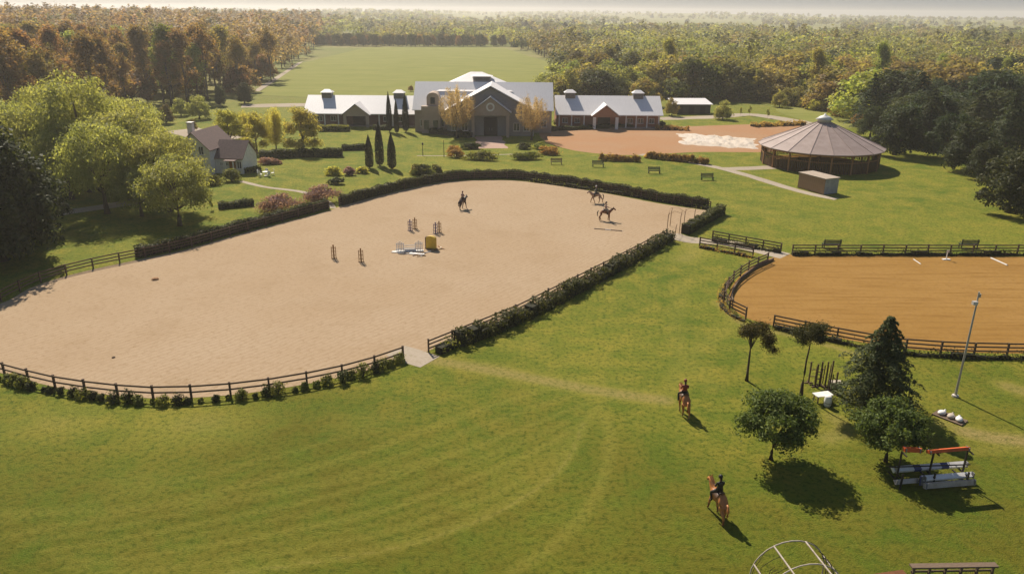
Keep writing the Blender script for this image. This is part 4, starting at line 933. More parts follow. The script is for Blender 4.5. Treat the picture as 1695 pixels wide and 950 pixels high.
def merge(recs, name, label, nleaf, size, seed):
    rg = np.random.default_rng(seed); Vs = []; Ts = []
    shapes = {}
    for k in HT:
        lst = []
        for q in range(5):
            if k.startswith('euc'): V, _ = crown_tall(seed * 10 + q, 1.0, nleaf, .02, .2)
            elif k == 'conifer': V, _ = crown_conifer(seed * 10 + q, 1, .36, .03, nleaf, .02, 8)
            else: V, _ = crown_round(seed * 10 + q, .08, 1.0, .46, nleaf, .02, 14, .38, .1)
            lst.append(V.reshape(-1, 4, 3).mean(1))
        shapes[k] = lst
    for X_, Y_, u, v, k, hh in recs:
        C = shapes[k][rg.integers(0, 5)] * hh; a = rg.uniform(0, 6.28); ca, sa = math.cos(a), math.sin(a)
        wd = rg.uniform(1.05, 1.5); C = np.c_[(C[:, 0] * ca - C[:, 1] * sa) * rg.uniform(.9, 1.2) * wd, (C[:, 0] * sa + C[:, 1] * ca) * wd, C[:, 2]]
        nm = C - [0, 0, hh * .45]; nm /= np.linalg.norm(nm, axis=1, keepdims=True) + 1e-9
        V = leaves(C, nm + [0, 0, .3], size, rg, .7, .5) + [X_, Y_, float(terr(X_, Y_))]
        tr = MB().tube([(X_, Y_, float(terr(X_, Y_)) - .3), (X_, Y_, float(terr(X_, Y_)) + hh * .6)], [.3, .12], 4, cap=False)
        Vs.append(V); t = np.array(TINT[k]) * 1.7 * rg.uniform(.6, 1.35) * np.array([rg.uniform(.9, 1.1), 1, rg.uniform(.85, 1.15)])
        Ts.append(np.tile([*t, 1.0], (len(V), 1)))
        tv = np.array([[tr.v[i] for i in f] for f in tr.f]).reshape(-1, 3); Vs.append(tv); Ts.append(np.tile([.05, .035, .025, 1], (len(tv), 1)))
    V = np.concatenate(Vs); me = quads_mesh(name, V, L_WOOD)
    at = me.attributes.new('tint', 'FLOAT_COLOR', 'POINT'); at.data.foreach_set('color', np.concatenate(Ts).astype(np.float32).ravel())
    tag(put(name, me), label, 'wood', kind='stuff')
n1 = [r for r in rest if r[1] < 480]; n2 = [r for r in rest if 480 <= r[1] < 1000]; n3 = [r for r in rest if r[1] >= 1000]
print('trees', len(rec), len(NEAR_L), len(NEAR_R), len(n1), len(n2), len(n3), 'maxY', max(r[1] for r in NEAR_L), max(r[1] for r in NEAR_R))
merge(n1, 'near_woodland', 'mixed wood of rusty and olive trees closing the grounds', 260, .62, 1)
merge(n2, 'middle_woodland', 'hazy mixed wood beyond the meadow', 110, 1.05, 2)
merge(n3, 'far_woodland', 'faint belts of trees stretching to the horizon', 42, 2.3, 3)
# dark shelter belt along the far side of the meadow
for i, x in enumerate(np.arange(522, 838, 7.2)):
    if 806 < x < 812: continue
    g = G(x, 77 + random.uniform(-.6, .6)); h = random.uniform(9.5, 12)
    tree('darkround' if i % 3 else 'rustbroad', 'shelter_belt_tree', 'dark tree in the straight shelter belt across the far meadow edge', g, h / 10.5 * .8, h / 10.5, None, 'dark shelter belt trees')
for x, y, tp, w in ((938, 85, 48, 1.3), (965, 88, 50, 1.2), (990, 84, 52, 1.2), (1012, 82, 54, 1.1)):
    T('darkround', 'dark_tree', 'broad dark evergreen in the clump beyond the meadow corner', x, y, tp, H=10.5, wid=w, group='dark evergreens beyond the meadow')
g = G(1130, 118); tree('broad3', 'spreading_tree', 'very wide flat-topped green tree above the wood', g, 2.7, 1.9)
# orange thicket at clearing
for x, y, w, h, lb in ((1350, 183, 6, 3.5, 'golden thicket bush at the clearing edge by the wood'), (1390, 192, 7, 4, 'orange thicket bush at the clearing edge'), (1425, 206, 6, 3.6, 'rusty thicket bush where clearing meets conifer'), (1330, 178, 5, 3, 'small golden thicket bush behind the saplings')):
    shrub(x, y, w, h, L_YEL if x < 1380 else L_ORAN, lb, 'thicket_bush', leaf=.3, n=1500)

# ------------------------------------------------------------------ garden planting
hedge('hedge', gp((528, 217), (578, 217)), 2.2, 1.3, L_HEDGEL, 'clipped light hedge before the brown stable wing', .2, 35, rag=.04)
hedge('hedge', gp((430, 263), (500, 260), (567, 259)), 1.6, 1.5, L_HEDGE, 'long dark hedge below the golden trees', .18, 45, rag=.05)
hedge('hedge', gp((566, 249), (606, 248)), 1.4, 1.1, L_HEDGE, 'short dark hedge behind the front cypresses', .16, 45, rag=.05)
hedge('hedge', gp((362, 346), (420, 340)), 1.0, .9, L_HEDGE, 'low trimmed hedge on the house lawn beside the pink bush', .14, 55, rag=.08)
hedge('hedge', gp((400, 287), (432, 284)), 1.2, .9, L_HEDGEL, 'pale low hedge beside the garden chairs', .15, 50, rag=.05)
hedge('hedge', gp((713, 221), (780, 228)), 1.5, 1.1, L_HEDGE, 'dark low hedge along the hall front', .18, 40, rag=.08)
hedge('hedge', gp((618, 215), (645, 215)), 1.4, 1.0, L_HEDGE, 'short dark hedge at the foot of the slim cypresses', .18, 40, rag=.08)
hedge('hedge', gp((912, 217), (1100, 208)), 1.2, .8, L_HEDGE, 'dark low planting along the brick wing', .18, 40, rag=.12)
for x, y, w, d, h, m, lb in ((462, 350, 7.2, 4.2, 2.6, L_PURP, 'large dusky pink flowering bush near the arena hedge'), (531, 334, 6.2, 4.4, 2.6, L_PURP, 'dusky pink flowering bush nearer the hedge gap'),
        (345, 306, 4.8, 2.6, 2.0, L_HEDGEL, 'rounded clipped bush in front of the white house door'), (384, 300, 3.6, 2.6, 2.1, L_HEDGEL, 'rounded clipped bush at the porch of the white house'),
        (446, 272, 4.6, 2.4, 1.4, L_PURP, 'low mottled bush on the lawn behind the garden chairs'), (552, 290, 3.4, 2.6, 1.6, L_YEL, 'yellowish bush in the bed before the cypresses'), (557, 305, 3.0, 2.0, 1.2, L_HEDGE, 'small dark green bush under the yellowish one'), (577, 290, 2.6, 2, 1.5, L_PURP, 'purplish bush in the cypress bed'), (600, 287, 2.6, 2, 1.2, L_YEL, 'pale low bush at the foot of the shortest cypress'),
        (702, 290, 5.0, 2.6, 2.3, L_MID, 'grey-green clump of shrubs behind the arena hedge'), (688, 288, 2.2, 2, 1.5, L_MID, 'smaller grey-green shrub beside the clump'), (722, 286, 2.4, 2, 1.6, L_MID, 'dark shrub at the end of the grey-green clump'),
        (753, 253, 3.4, 2.6, 1.6, L_ORAN, 'rusty rounded bush under the bronze tree'), (754, 261, 3.6, 2.4, 1.6, L_ORAN, 'rusty clipped bush by the light oval hedge'), (796, 265, 7.4, 3.0, 1.9, L_HEDGEL, 'light green oval bush on the entrance axis'), (780, 247, 4.8, 2.5, 1.3, L_HEDGE, 'low green bush beside the pink paving'),
        (871, 264, 7.2, 2.8, 1.7, L_HEDGEL, 'knobbly light green oval bush facing the other one'), (868, 247, 3.2, 2.4, 1.6, L_HEDGE, 'dark bush under the bronze tree by the yard'), (893, 247, 3.8, 2.6, 1.5, L_MID, 'olive bush at the yard edge'), (908, 256, 4.6, 2.6, 1.8, L_ORAN, 'rusty bush where lawn meets yard'),
        (925, 209, 3.0, 2.6, 2.4, L_HEDGE, 'dark shrub at the corner of the brick wing'), (1195, 194, 4.2, 3, .9, L_ORAN, 'rusty ground shrub under the pale bush tree')):
    shrub(x, y, w, h, m, lb, 'bush', d=d, leaf=.16, n=2600 if w > 4 else 1500, cat='bush')
for (a, b, n_, gr) in (((996, 266), (1056, 268), 9, 'one'), ((1072, 262), (1168, 272), 14, 'two')):
    for k in range(n_):
        f = k / (n_ - 1); g = G(a[0] + (b[0] - a[0]) * f, a[1] + (b[1] - a[1]) * f)
        shrub(0, 0, random.uniform(1.2, 1.9), random.uniform(1.1, 1.8), L_ORAN, 'tawny grass tussock in the short row above the benches' if gr == 'one' else 'tawny grass tussock in the long row beside the gravel path', 'grass_tussock', group='tawny tussock rows ' + gr, leaf=.17, n=420, world=(g.x, g.y, 0), cat='tussock')

# ------------------------------------------------------------------ furniture and riding gear
M_BENCH = pm('dark_green_bench_paint', (.030, .040, .026), (.045, .05, .03), 3, .7)
def make_bench(label, loc, rz, mat, group, s=1.0):
    t = thing('bench', label, 'bench', loc, rz, group); t.scale = (s, s, s)
    for k in range(3): MB().box((0, -.02 + .16 * k, .45), (1.8, .13, .05)).build('seat_slat', mat, t)
    for k in range(3): MB().box((0, .46, .6 + .15 * k), (1.8, .04, .11)).build('back_slat', mat, t)
    for sx in (-.8, .8):
        MB().box((sx, -.02, .22), (.08, .08, .44)).build('leg', mat, t); MB().box((sx, .42, .5), (.08, .08, 1.0)).build('leg', mat, t)
        MB().box((sx, .2, .66), (.07, .5, .05)).build('armrest', mat, t)
    return t
M_BROWNB = pm('brown_bench_wood', (.13, .075, .045), (.09, .055, .035), 3, .8)
bg = 'lawn benches facing the arena'
for x, y, m, lb in ((921, 273, M_BROWNB, 'brown bench on the lawn closest to the stable entrance'), (990, 277, M_BENCH, 'dark bench on the lawn below the short tussock row'), (1083, 288, M_BENCH, 'dark bench on the lawn below the long tussock row'), (1171, 299, M_BENCH, 'dark bench on the lawn nearest the gravel path'),):
    make_bench(lb, G(x, y), 0, m, bg, 1.25)
make_bench('dark green bench behind the orange arena fence near the passage', G(1374, 410), math.pi, M_BENCH, 'benches behind the orange arena', 1.25)
make_bench('dark green bench behind the orange arena fence opposite the light pole', G(1600, 410), math.pi, M_BENCH, 'benches behind the orange arena', 1.25)
# white garden table and chairs
gt = thing('garden_table', 'white round garden table on the house lawn', 'table', G(440, 291))
MB().lathe([(.55, .7), (.55, .74)], 16).build('tabletop', M_WHITE, gt)
MB().lathe([(.05, .03), (.05, .7)], 8).build('stem', M_WHITE, gt); MB().lathe([(.3, 0), (.25, .04)], 12).build('base', M_WHITE, gt)
for k, a in enumerate((.4, 1.7, 3.0, 4.2, 5.4)):
    p = G(440, 291) + Vector((math.cos(a) * 1.25, math.sin(a) * 1.1, 0))
    t = thing('garden_chair', 'white garden chair around the lawn table', 'chair', p, a + math.pi / 2, 'white garden chairs')
    MB().box((0, 0, .44), (.5, .5, .06)).build('seat', M_WHITE, t); MB().box((0, -.24, .75), (.5, .05, .6)).build('backrest', M_WHITE, t)
    for sx in (-.21, .21):
        for sy in (-.21, .21): MB().box((sx, sy, .21), (.05, .05, .42)).build('leg', M_WHITE, t)
# small standing lamp and post on the stable lawn
for x, y, tp, lb in ((700, 258, 240, 'small iron lamp post alone on the stable lawn'), (735, 260, 233, 'plain wooden post beside the rusty bushes')):
    g = G(x, y); h = HZ(x, tp, g.y); t = thing('lawn_post', lb, 'post', g)
    MB().tube([(0, 0, 0), (0, 0, h)], [.07, .05], 8).build('shaft', M_IRON, t); MB().lathe([(.16, h - .05), (.2, h + .3), (.05, h + .45)] if x == 700 else [(.08, h), (.08, h + .06)], 8).build('head', M_IRON, t)
# arbour over the arena entrance
ab = thing('garden_arbour', 'slender timber arbour of bare posts and hoops at the arena entrance', 'arbour', G(1118, 382))
for i, (x, y, h) in enumerate(((1103, 391, 3.3), (1117, 394, 1.9), (1124, 388, 3.2), (1131, 381, 3.0), (1148, 372, 2.5), (1109, 374, 2.6))):
    p = G(x, y) - G(1118, 382); MB().tube([(p.x, p.y, 0), (p.x + .05, p.y, h * .75), (p.x + .15, p.y, h)], [.05, .045, .035], 7).build('post', M_PLANK, ab)
for (a, b, h) in (((1103, 391), (1124, 388), 3.2), ((1124, 388), (1148, 372), 2.8), ((1103, 391), (1109, 374), 2.9), ((1131, 381), (1109, 374), 2.8)):
    p = G(*a) - G(1118, 382); q = G(*b) - G(1118, 382); m = p.lerp(q, .5)
    MB().tube([(p.x, p.y, h - .25), (m.x, m.y, h + .12), (q.x, q.y, h - .25)], .025, 6).build('hoop', M_PLANK, ab)
wb = thing('white_box', 'small white box at the foot of the arbour', 'box', G(1108, 396)); MB().box((0, 0, .3), (.8, .5, .6)).build('body', M_WHITE, wb); MB().box((0, 0, .63), (.9, .6, .05)).build('lid', M_GREYM, wb)

# jumps on the sand
def col(name, c): return pm(name, c, tuple(x * .75 for x in c), 3, .6)
M_OCH, M_PUR, M_YELL = col('ochre_paint', (.36, .20, .07)), col('dusty_purple_paint', (.20, .15, .235)), col('yellow_paint', (.62, .42, .05))
def standard(px, py, h, mat, label, group=None, rz=0):
    t = thing('jump_standard', label, 'jump stand', G(px, py), rz, group)
    MB().box((0, 0, h / 2), (.16, .12, h)).build('upright', mat, t)
    for s in (-.28, .28): MB().box((s * .9, 0, h * .45), (.07, .07, h * .82)).build('side_bar', mat, t)
    for z in (.25, .55, .82): MB().box((0, 0, h * z * .95), (.56, .06, .07)).build('cross_bar', mat, t)
    MB().box((0, 0, .04), (.75, .09, .08)).build('foot', mat, t); MB().box((0, 0, .05), (.09, .6, .08)).build('foot', mat, t)
standard(553, 428, 1.75, M_OCH, 'ochre jump stand farthest out on the sand, by itself with one other', None); standard(598, 434, 1.75, M_OCH, 'ochre jump stand closer to the white jump of the lone two')
standard(679, 382, 1.6, M_PUR, 'purple jump stand behind the white jump'); standard(687, 379, 1.6, M_OCH, 'ochre jump stand next to the purple one behind the white jump')
standard(721, 387, 1.6, M_PUR, 'purple jump stand behind the yellow panel'); standard(727, 385, 1.6, M_OCH, 'ochre jump stand behind the yellow panel')
yp = thing('jump_filler', 'yellow rounded show-jump filler beside the white jump', 'jump panel', G(714, 412), R(-20))
n = 8; prof = [(-.65, 0), (-.65, 1.35)] + [(-.65 * math.cos(math.pi * k / n), 1.35 + .35 * math.sin(math.pi * k / n)) for k in range(1, n)] + [(.65, 1.35), (.65, 0)]
m_ = MB(); m_.poly([(x, -.2, z) for x, z in prof[::-1]][::-1]); m_.poly([(x, .2, z) for x, z in prof][::-1])
for (xa, za), (xb, zb) in zip(prof[:-1], prof[1:]): m_.poly([(xa, -.2, za), (xa, .2, za), (xb, .2, zb), (xb, -.2, zb)])
m_.build('panel', M_YELL, yp)
MB().box((-.68, 0, .75), (.1, .46, 1.5)).build('edge_strip', M_FWOOD, yp); MB().box((0, 0, .05), (1.5, .6, .1)).build('foot', M_FWOOD, yp)
wj = thing('white_jump', 'white show jump with wings in the middle of the sand', 'jump', G(680, 416), R(8))
for x0 in (-1.3, 1.0):
    for k in range(5): MB().box((x0 + .2 * k - .4, -.1, .7 - .06 * abs(k - 2)), (.1, .06, 1.4 - .12 * abs(k - 2))).build('picket', M_WHITE, wj)
    MB().box((x0, -.1, .35), (1.0, .05, .1)).build('rail', M_WHITE, wj); MB().box((x0, -.1, 1.0), (1.0, .05, .1)).build('rail', M_WHITE, wj); MB().box((x0, 0, .05), (1.1, .5, .1)).build('foot', M_WHITE, wj)
for z in (.5, .8): MB().tube([(-.85, -.1, z), (.6, -.1, z)], .05, 8).build('pole', M_WHITE, wj)
MB().box((-.1, -.1, .2), (1.4, .1, .34)).build('filler', M_WHITE, wj)
for px, py, a_, lb in ((662, 417, 12, 'wide white board lying flat before the white jump'), (690, 421, -8, 'wide white board lying flat towards the ochre poles')):
    t = thing('flat_board', lb, 'board', G(px, py), R(a_)); MB().box((0, 0, .06), (1.9, .42, .1)).build('board', M_WHITE, t); MB().box((-.8, 0, .014), (.1, .4, .018)).build('batten', M_GREYWOOD, t); MB().box((.8, 0, .014), (.1, .4, .018)).build('batten', M_GREYWOOD, t)
def pole_on(px0, px1, mat, label, z=.06, r=.055):
    a, b = G(*px0), G(*px1); c = a.lerp(b, .5); t = thing('ground_pole', label, 'pole', (c.x, c.y, 0))
    d = (b - a) * .5; f = lambda k: d * k + Vector((0, 0, z))
    MB().tube([f(-1), f(1)], r, 8).build('shaft', mat, t)
    for k in (-.98, .98): MB().tube([f(k), f(k * 1.02)], r * 1.06, 8).build('end_cap', M_WHITE, t)
    MB().tube([f(-.2), f(.2)], r * 1.04, 8).build('band', M_WHITE, t)
pole_on((648, 418), (676, 421), M_WHITE, 'white pole lying before the white jump'); pole_on((655, 414), (690, 420), M_WHITE, 'white pole lying close against the white jump'); pole_on((683, 424), (733, 412), M_OCH, 'long ochre pole lying before the yellow panel'); pole_on((690, 425), (705, 424), M_OCH, 'short ochre pole end lying near the white jump'); pole_on((725, 408), (735, 413), M_TIMBER, 'short brown pole lying beside the yellow panel')
pole_on((983, 388 - 9), (1030, 383), pm('faded_pole', (.22, .15, .11)), 'dull brown pole lying on the sand behind the bay horse shadow'); pole_on((1640, 428), (1667, 440), M_WHITE, 'white pole lying in the orange arena opposite the light pole', .07, .09); pole_on((1512, 430), (1524, 438), M_WHITE, 'short white pole lying in the orange arena')
mk = thing('dressage_marker', 'small white marker post at the far side of the orange arena', 'marker', G(1566, 430)); MB().box((0, 0, .6), (.1, .08, 1.2)).build('post', M_WHITE, mk); MB().box((0, 0, .05), (.9, .4, .1)).build('base', M_WHITE, mk); MB().box((0, -.06, 1.1), (.3, .03, .3)).build('plate', M_WHITE, mk)
cl = thing('dirt_clod', 'small orange clod lying on the sand near the shaded hedge', 'clod', G(257, 463)); m_ = MB(); m_.lathe([(.3, 0), (.42, .08), (.28, .2), (.08, .26)], 7); m_.build('lump', M_YARD, cl)
cl = thing('dirt_clod', 'dark clod lying on the sand at the near end', 'clod', G(188, 592)); m_ = MB(); m_.lathe([(.1, 0), (.16, .04), (.1, .1), (.03, .12)], 7); m_.build('lump', M_FWOOD, cl)

# light pole
g = G(1581, 656); hp = HZ(1613, 483, g.y)
lp = thing('light_pole', 'tall pale light pole standing before the orange arena fence', 'pole', g)
MB().tube([(0, 0, 0), (.0, 0, hp * .5), (-.02, 0, hp)], [.10, .08, .06], 10).build('shaft', M_POLE, lp)
MB().lathe([(.26, 0), (.24, .14), (.12, .18)], 10).build('base', M_POLE, lp)
fl = MB().box((-.22, -.1, hp - .85), (.34, .28, .26)).build('floodlight', M_POLE, lp); MB().box((-.1, -.02, hp - .85), (.3, .05, .05)).build('bracket', M_POLE, lp); MB().box((-.22, -.25, hp - .85), (.28, .03, .2)).build('lens', M_WHITE, fl)
MB().box((.1, 0, hp - .3), (.1, .1, .3)).build('junction_box', M_POLE, lp)

# jump rack: trestles with white boards, red boards on upright frame
rk = thing('jump_rack', 'metal rack for jump gear beside the smaller round tree', 'rack', G(1540, 800), R(4))
W = 5.2
for x in (-2.3, -.2, 2.0):
    MB().box((x, -.5, .55), (.09, .09, 1.1)).build('upright', M_IRON, rk); MB().box((x, .05, 1.2), (.09, .09, 2.4)).build('upright', M_IRON, rk); MB().box((x, .2, .75), (.08, 1.5, .08)).build('arm', M_IRON, rk); MB().box((x, .2, .32), (.08, 1.5, .08)).build('arm', M_IRON, rk); MB().box((x, -.2, 2.38), (.08, .6, .07)).build('arm', M_IRON, rk)
MB().box((-.15, .11, 1.25), (W, .05, .07)).build('cross_bar', M_IRON, rk)
def board(x0, x1, y, z, hgt, mat, label, name='jump_plank', th=.05, tilt=0.0, rz=4):
    c = G(1540, 800); a = R(rz); x = (x0 + x1) / 2
    t = thing(name, label, 'plank', (c.x + x * math.cos(a) - y * math.sin(a), c.y + x * math.sin(a) + y * math.cos(a), z), a)
    o = MB().box((0, 0, hgt / 2), (x1 - x0, th, hgt)).build('board', mat, t); o.rotation_euler = (tilt, 0, 0)
    for s in (-1, 1): MB().box((s * ((x1 - x0) / 2 - .1), 0, hgt / 2), (.06, th + .03, hgt + .02)).build('end_plate', M_GREYM, t)
    return t
M_BLUE = col('faded_blue_paint', (.07, .08, .19)); M_RED = col('faded_red_paint', (.68, .12, .03)); M_OFFW = pm('dirty_white_boards', (.52, .46, .39), (.36, .29, .22), 2.5, .7)
board(-1.0, 2.5, -.72, .22, .34, M_OFFW, 'beige lower plank at the front of the jump rack', tilt=R(-12), rz=8, th=.2); board(-1.0, 2.5, -.5, .60, .34, M_WHITE, 'white plank lying on the front arms of the jump rack', tilt=R(-62), rz=8, th=.2)
t = board(-2.5, 2.6, .28, .86, .36, M_WHITE, 'long white plank with blue bands across the jump rack', tilt=R(-62), rz=8, th=.2)
for x in (-.9, 1.0): o = MB().box((x, 0, .18), (.5, .207, .37)).build('blue_band', M_BLUE, t); o.rotation_euler = (R(-62), 0, 0)
board(-2.7, -1.1, -.3, .36, .3, M_OFFW, 'short grey plank at the tree end of the jump rack', tilt=R(-50), rz=8); board(-2.3, 1.6, .6, .82, .2, M_GREYWOOD, 'weathered plank at the back of the jump rack', tilt=R(-60), rz=8); board(-1.12, -.85, -.55, .3, .62, M_BLUE, 'blue upright board at the middle of the jump rack', tilt=R(-10))
board(-2.2, -1.15, -.25, 2.42, .26, M_RED, 'short red plank on top of the jump rack', 'red_plank', .34, R(-14), -4); board(-.85, 2.0, -.2, 2.42, .2, M_RED, 'long red plank on top of the jump rack', 'red_plank', .3, R(-25), 9)
# dark sleeper on the grass, sacks, small gear
sk = thing('drag_board', 'wooden drag board on the grass under the sacks', 'board', G(1572, 692), R(-52)); 
for k in range(4): MB().box((0, -.42 + .28 * k, .06), (2.1, .24, .08)).build('plank', M_GREYWOOD, sk)
for s in (-.8, .8): MB().box((s, 0, .014), (.12, 1.1, .02)).build('batten', M_FWOOD, sk)
for k, (u, m, lb) in enumerate(((-.6, M_WHITE, 'white sack at the upper end of the drag board'), (.05, M_OFFW, 'greyish sack in the middle of the drag board'), (.62, M_WHITE, 'white sack at the lower end of the drag board'))):
    c = G(1572, 692) + Vector((u * math.cos(R(-52)), u * math.sin(R(-52)), .1)); sa = thing('feed_sack', lb, 'sack', c, R(30 + 15 * k))
    m_ = MB(); m_.lathe([(.18, 0), (.27, .06), (.3, .16), (.24, .28), (.08, .33)], 10); o = m_.build('bag', m, sa, True); o.scale = (1.25, .85, .8); MB().tube([(.3, 0, .15), (.42, 0, .2)], [.06, .09], 7).build('neck', m, sa)
# stored jump stands behind the thin pine
gs = 'dark jump stands stored behind the thin pine'
for k, (x, y, h) in enumerate(((1338, 634, 1.9), (1349, 640, 2.0), (1356, 638, 2.1), (1365, 640, 2.2), (1372, 646, 2.6), (1381, 652, 1.9))):
    t = thing('stored_jump_stand', 'dark jump stand stored upright behind the thin straight pine', 'jump stand', G(x, y), R(20 * k), gs)
    MB().box((0, 0, h / 2), (.1, .1, h)).build('upright', M_FWOOD, t); MB().box((0, 0, .04), (.7, .09, .07)).build('foot', M_FWOOD, t); MB().box((0, 0, .045), (.09, .7, .07)).build('foot', M_FWOOD, t)
    for z in (.4, .8): MB().box((.25, 0, h * z * .8), (.5, .05, .06)).build('cross_bar', M_FWOOD, t)
    MB().box((.5, 0, h * .4), (.06, .06, h * .75)).build('side_bar', M_FWOOD, t)
tb = thing('white_plank_table', 'white plank table beside the spruce', 'table', G(1360, 664), R(15)); MB().box((0, 0, .62), (1.4, .7, .06)).build('tabletop', M_WHITE, tb)
for sx in (-.55, .55):
    for sy in (-.25, .25): MB().box((sx, sy, .3), (.07, .07, .6)).build('leg', M_GREYWOOD, tb)
bk = thing('white_barrel', 'white barrel next to the plank table by the spruce', 'barrel', G(1369, 672)); MB().lathe([(.2, 0), (.26, .1), (.28, .45), (.26, .8), (.2, .88)], 14).build('shell', M_WHITE, bk, True); MB().lathe([(.285, .3), (.285, .36)], 14).build('hoop', M_GREYM, bk)
wb2 = thing('white_crate', 'low white crate behind the stored jump stands', 'crate', G(1382, 640)); MB().box((0, 0, .2), (.9, .5, .4)).build('body', M_WHITE, wb2); MB().box((0, 0, .43), (.98, .58, .05)).build('lid', M_OFFW, wb2)
# trellis tunnel at the bottom of the picture
tn = thing('trellis_tunnel', 'white hooped trellis tunnel with brown climbers in the grass', 'trellis', Vector((14.7, 30.4, 0)), R(9))
rt_, hb = 2.05, .75
def hoop(y, r=rt_): return [(-r, y, 0), (-r, y, hb * .6)] + [(-r * math.cos(math.pi * k / 14), y, hb + r * .92 * math.sin(math.pi * k / 14)) for k in range(15)] + [(r, y, hb * .6), (r, y, 0)]
for k in range(4): MB().tube(hoop(1.6 - 1.75 * k), .035, 7).build('hoop', M_OFFW, tn)
for a in (20, 62, 112, 158):
    x, z = -rt_ * math.cos(R(a)), hb + rt_ * .92 * math.sin(R(a)); MB().bar((x, 1.6, z + .02), (x, -3.65, z + .02), .07, .05).build('bar', M_OFFW, tn)
m_ = MB(); rr_ = random.Random(5)
for k in range(46):
    s = rr_.choice((-1, 1)); y = rr_.uniform(-3.6, 1.6); p = [(s * rt_ * 1.01, y, 0)]; aa = 0
    for j in range(6): aa += rr_.uniform(4, 14); y += rr_.uniform(-.22, .22); p.append((s * rt_ * 1.02 * math.cos(R(aa)), y, (hb if j else hb * .5) * min(1, .5 + j * .2) + rt_ * .92 * math.sin(R(aa))))
    m_.tube(p, [.016] * 7, 4, cap=False)
m_.build('climbing_stems', M_BARK, tn)['kind'] = 'stuff'
# weathered rail and red strip at the bottom edge
rl = thing('weathered_rail', 'low weathered wooden rail with short posts next to the red strip', 'fence', Vector((23.3, 32.3, 0)), R(2))
for k in range(6): MB().box((-2.1 + .85 * k, 0, .42), (.11, .11, .84)).build('post', M_GREYWOOD, rl)
MB().box((0, 0, .9), (4.6, .34, .09)).build('rail', M_GREYWOOD, rl); MB().box((0, .07, .5), (4.4, .04, .12)).build('rail', M_GREYWOOD, rl)
ribbon('red_earth_strip', None, 1.0, .02, sand_mat('dark_red_earth', (.16, .07, .035), (.20, .09, .05), (.10, .05, .025)), 'red earth strip at the edge of the lawn', world=[Vector((15.8, 31.4, 0)), Vector((19, 32.1, 0)), Vector((21.2, 32.5, 0))])

# ------------------------------------------------------------------ horses and riders
def skinned(name, V, E, root, mats, mi_fn=None, sub=2, fat=1.0):
    me = bpy.data.meshes.new(name); me.from_pydata([v[:3] for v in V], E, [])
    o = bpy.data.objects.new(name, me); COL.objects.link(o)
    sm = o.modifiers.new('skin', 'SKIN'); sm.use_smooth_shade = True; sm.branch_smoothing = .35
    sd = o.modifiers.new('sub', 'SUBSURF'); sd.levels = sub; sd.render_levels = sub
    for i, v in enumerate(V):
        d = me.skin_vertices[0].data[i]; d.radius = (v[3] * fat, (v[3] if len(v) < 5 else v[4]) * fat); d.use_root = (i == root)
    dg = bpy.context.evaluated_depsgraph_get(); nm = bpy.data.meshes.new_from_object(o.evaluated_get(dg))
    bpy.data.objects.remove(o); bpy.data.meshes.remove(me)
    nm.materials.clear()
    for m in mats: nm.materials.append(m)
    if mi_fn:
        for p in nm.polygons: p.material_index = mi_fn(p.center)
    nm.polygons.foreach_set('use_smooth', [True] * len(nm.polygons)); nm.name = name; return nm
def horse_mesh(step, head, mats):
    V = [(-.80, 0, 1.38, .22), (-.45, 0, 1.40, .29), (-.05, 0, 1.33, .31), (.35, 0, 1.30, .30), (.60, 0, 1.36, .23), (.80, 0, 1.55, .175), (.97, 0, 1.70 + head, .135), (1.08, 0, 1.81 + head, .115), (1.24, 0, 1.70 + head, .10), (1.42, 0, 1.50 + head, .066)]
    E = [(i, i + 1) for i in range(9)]
    def leg(a, pts):
        i = a
        for p in pts: V.append(p); E.append((i, len(V) - 1)); i = len(V) - 1
    for s, q in ((1, step), (-1, -step)):
        leg(0, [(-.72, .17 * s, 1.12, .17), (-.56 + .12 * q, .18 * s, .93, .125), (-.84 + .26 * q, .17 * s, .55, .068), (-.80 + .34 * q, .17 * s, .17, .048), (-.74 + .36 * q, .17 * s, .035, .06)])
        leg(3, [(.46, .17 * s, 1.0, .115), (.50 - .20 * q, .17 * s, .55, .064), (.46 - .34 * q, .17 * s, .17, .046), (.52 - .36 * q, .17 * s, .035, .06)])
    def mi(c):
        if c.z < .09: return 2
        return 1 if c.z < .42 or (c.x > 1.36 and c.z < 1.60 + head) else 0
    return skinned('body', V, E, 2, mats, mi, fat=1.2)
def rider_mesh(mats):
    V = [(-.05, 0, 1.78, .155, .15), (-.05, 0, 1.98, .13, .12), (-.03, 0, 2.20, .165, .125), (-.02, 0, 2.36, .085), (0, 0, 2.44, .058), (.03, 0, 2.55, .098), (.025, 0, 2.66, .095)]
    E = [(i, i + 1) for i in range(6)]
    def limb(a, pts):
        i = a
        for p in pts: V.append(p); E.append((i, len(V) - 1)); i = len(V) - 1
    for s in (1, -1):
        limb(2, [(-.02, .19 * s, 2.28, .07), (.04, .27 * s, 2.04, .05), (.30, .14 * s, 1.92, .034), (.36, .12 * s, 1.92, .03)])
        limb(0, [(.04, .17 * s, 1.70, .11), (.33, .35 * s, 1.47, .08), (.14, .37 * s, 1.08, .055), (.18, .38 * s, .98, .05), (.33, .40 * s, .98, .04)])
    V.append((.13, 0, 2.545, .018)); E.append((5, len(V) - 1))         # nose
    def mi(c):
        if c.z > 2.40: return 0
        if c.x > .30 and 1.86 < c.z < 2.0 and abs(c.y) < .2: return 0
        if abs(c.y) > .22 and c.z < 1.38: return 3
        return 2 if c.z < 1.86 and not (c.z > 1.8 and c.x > .2) else 1
    return skinned('body', V, E, 0, mats, mi, fat=1.12)
def coat(n, c): return pm(n, c, tuple(x * .7 for x in c), 3, .5, spec=.4)
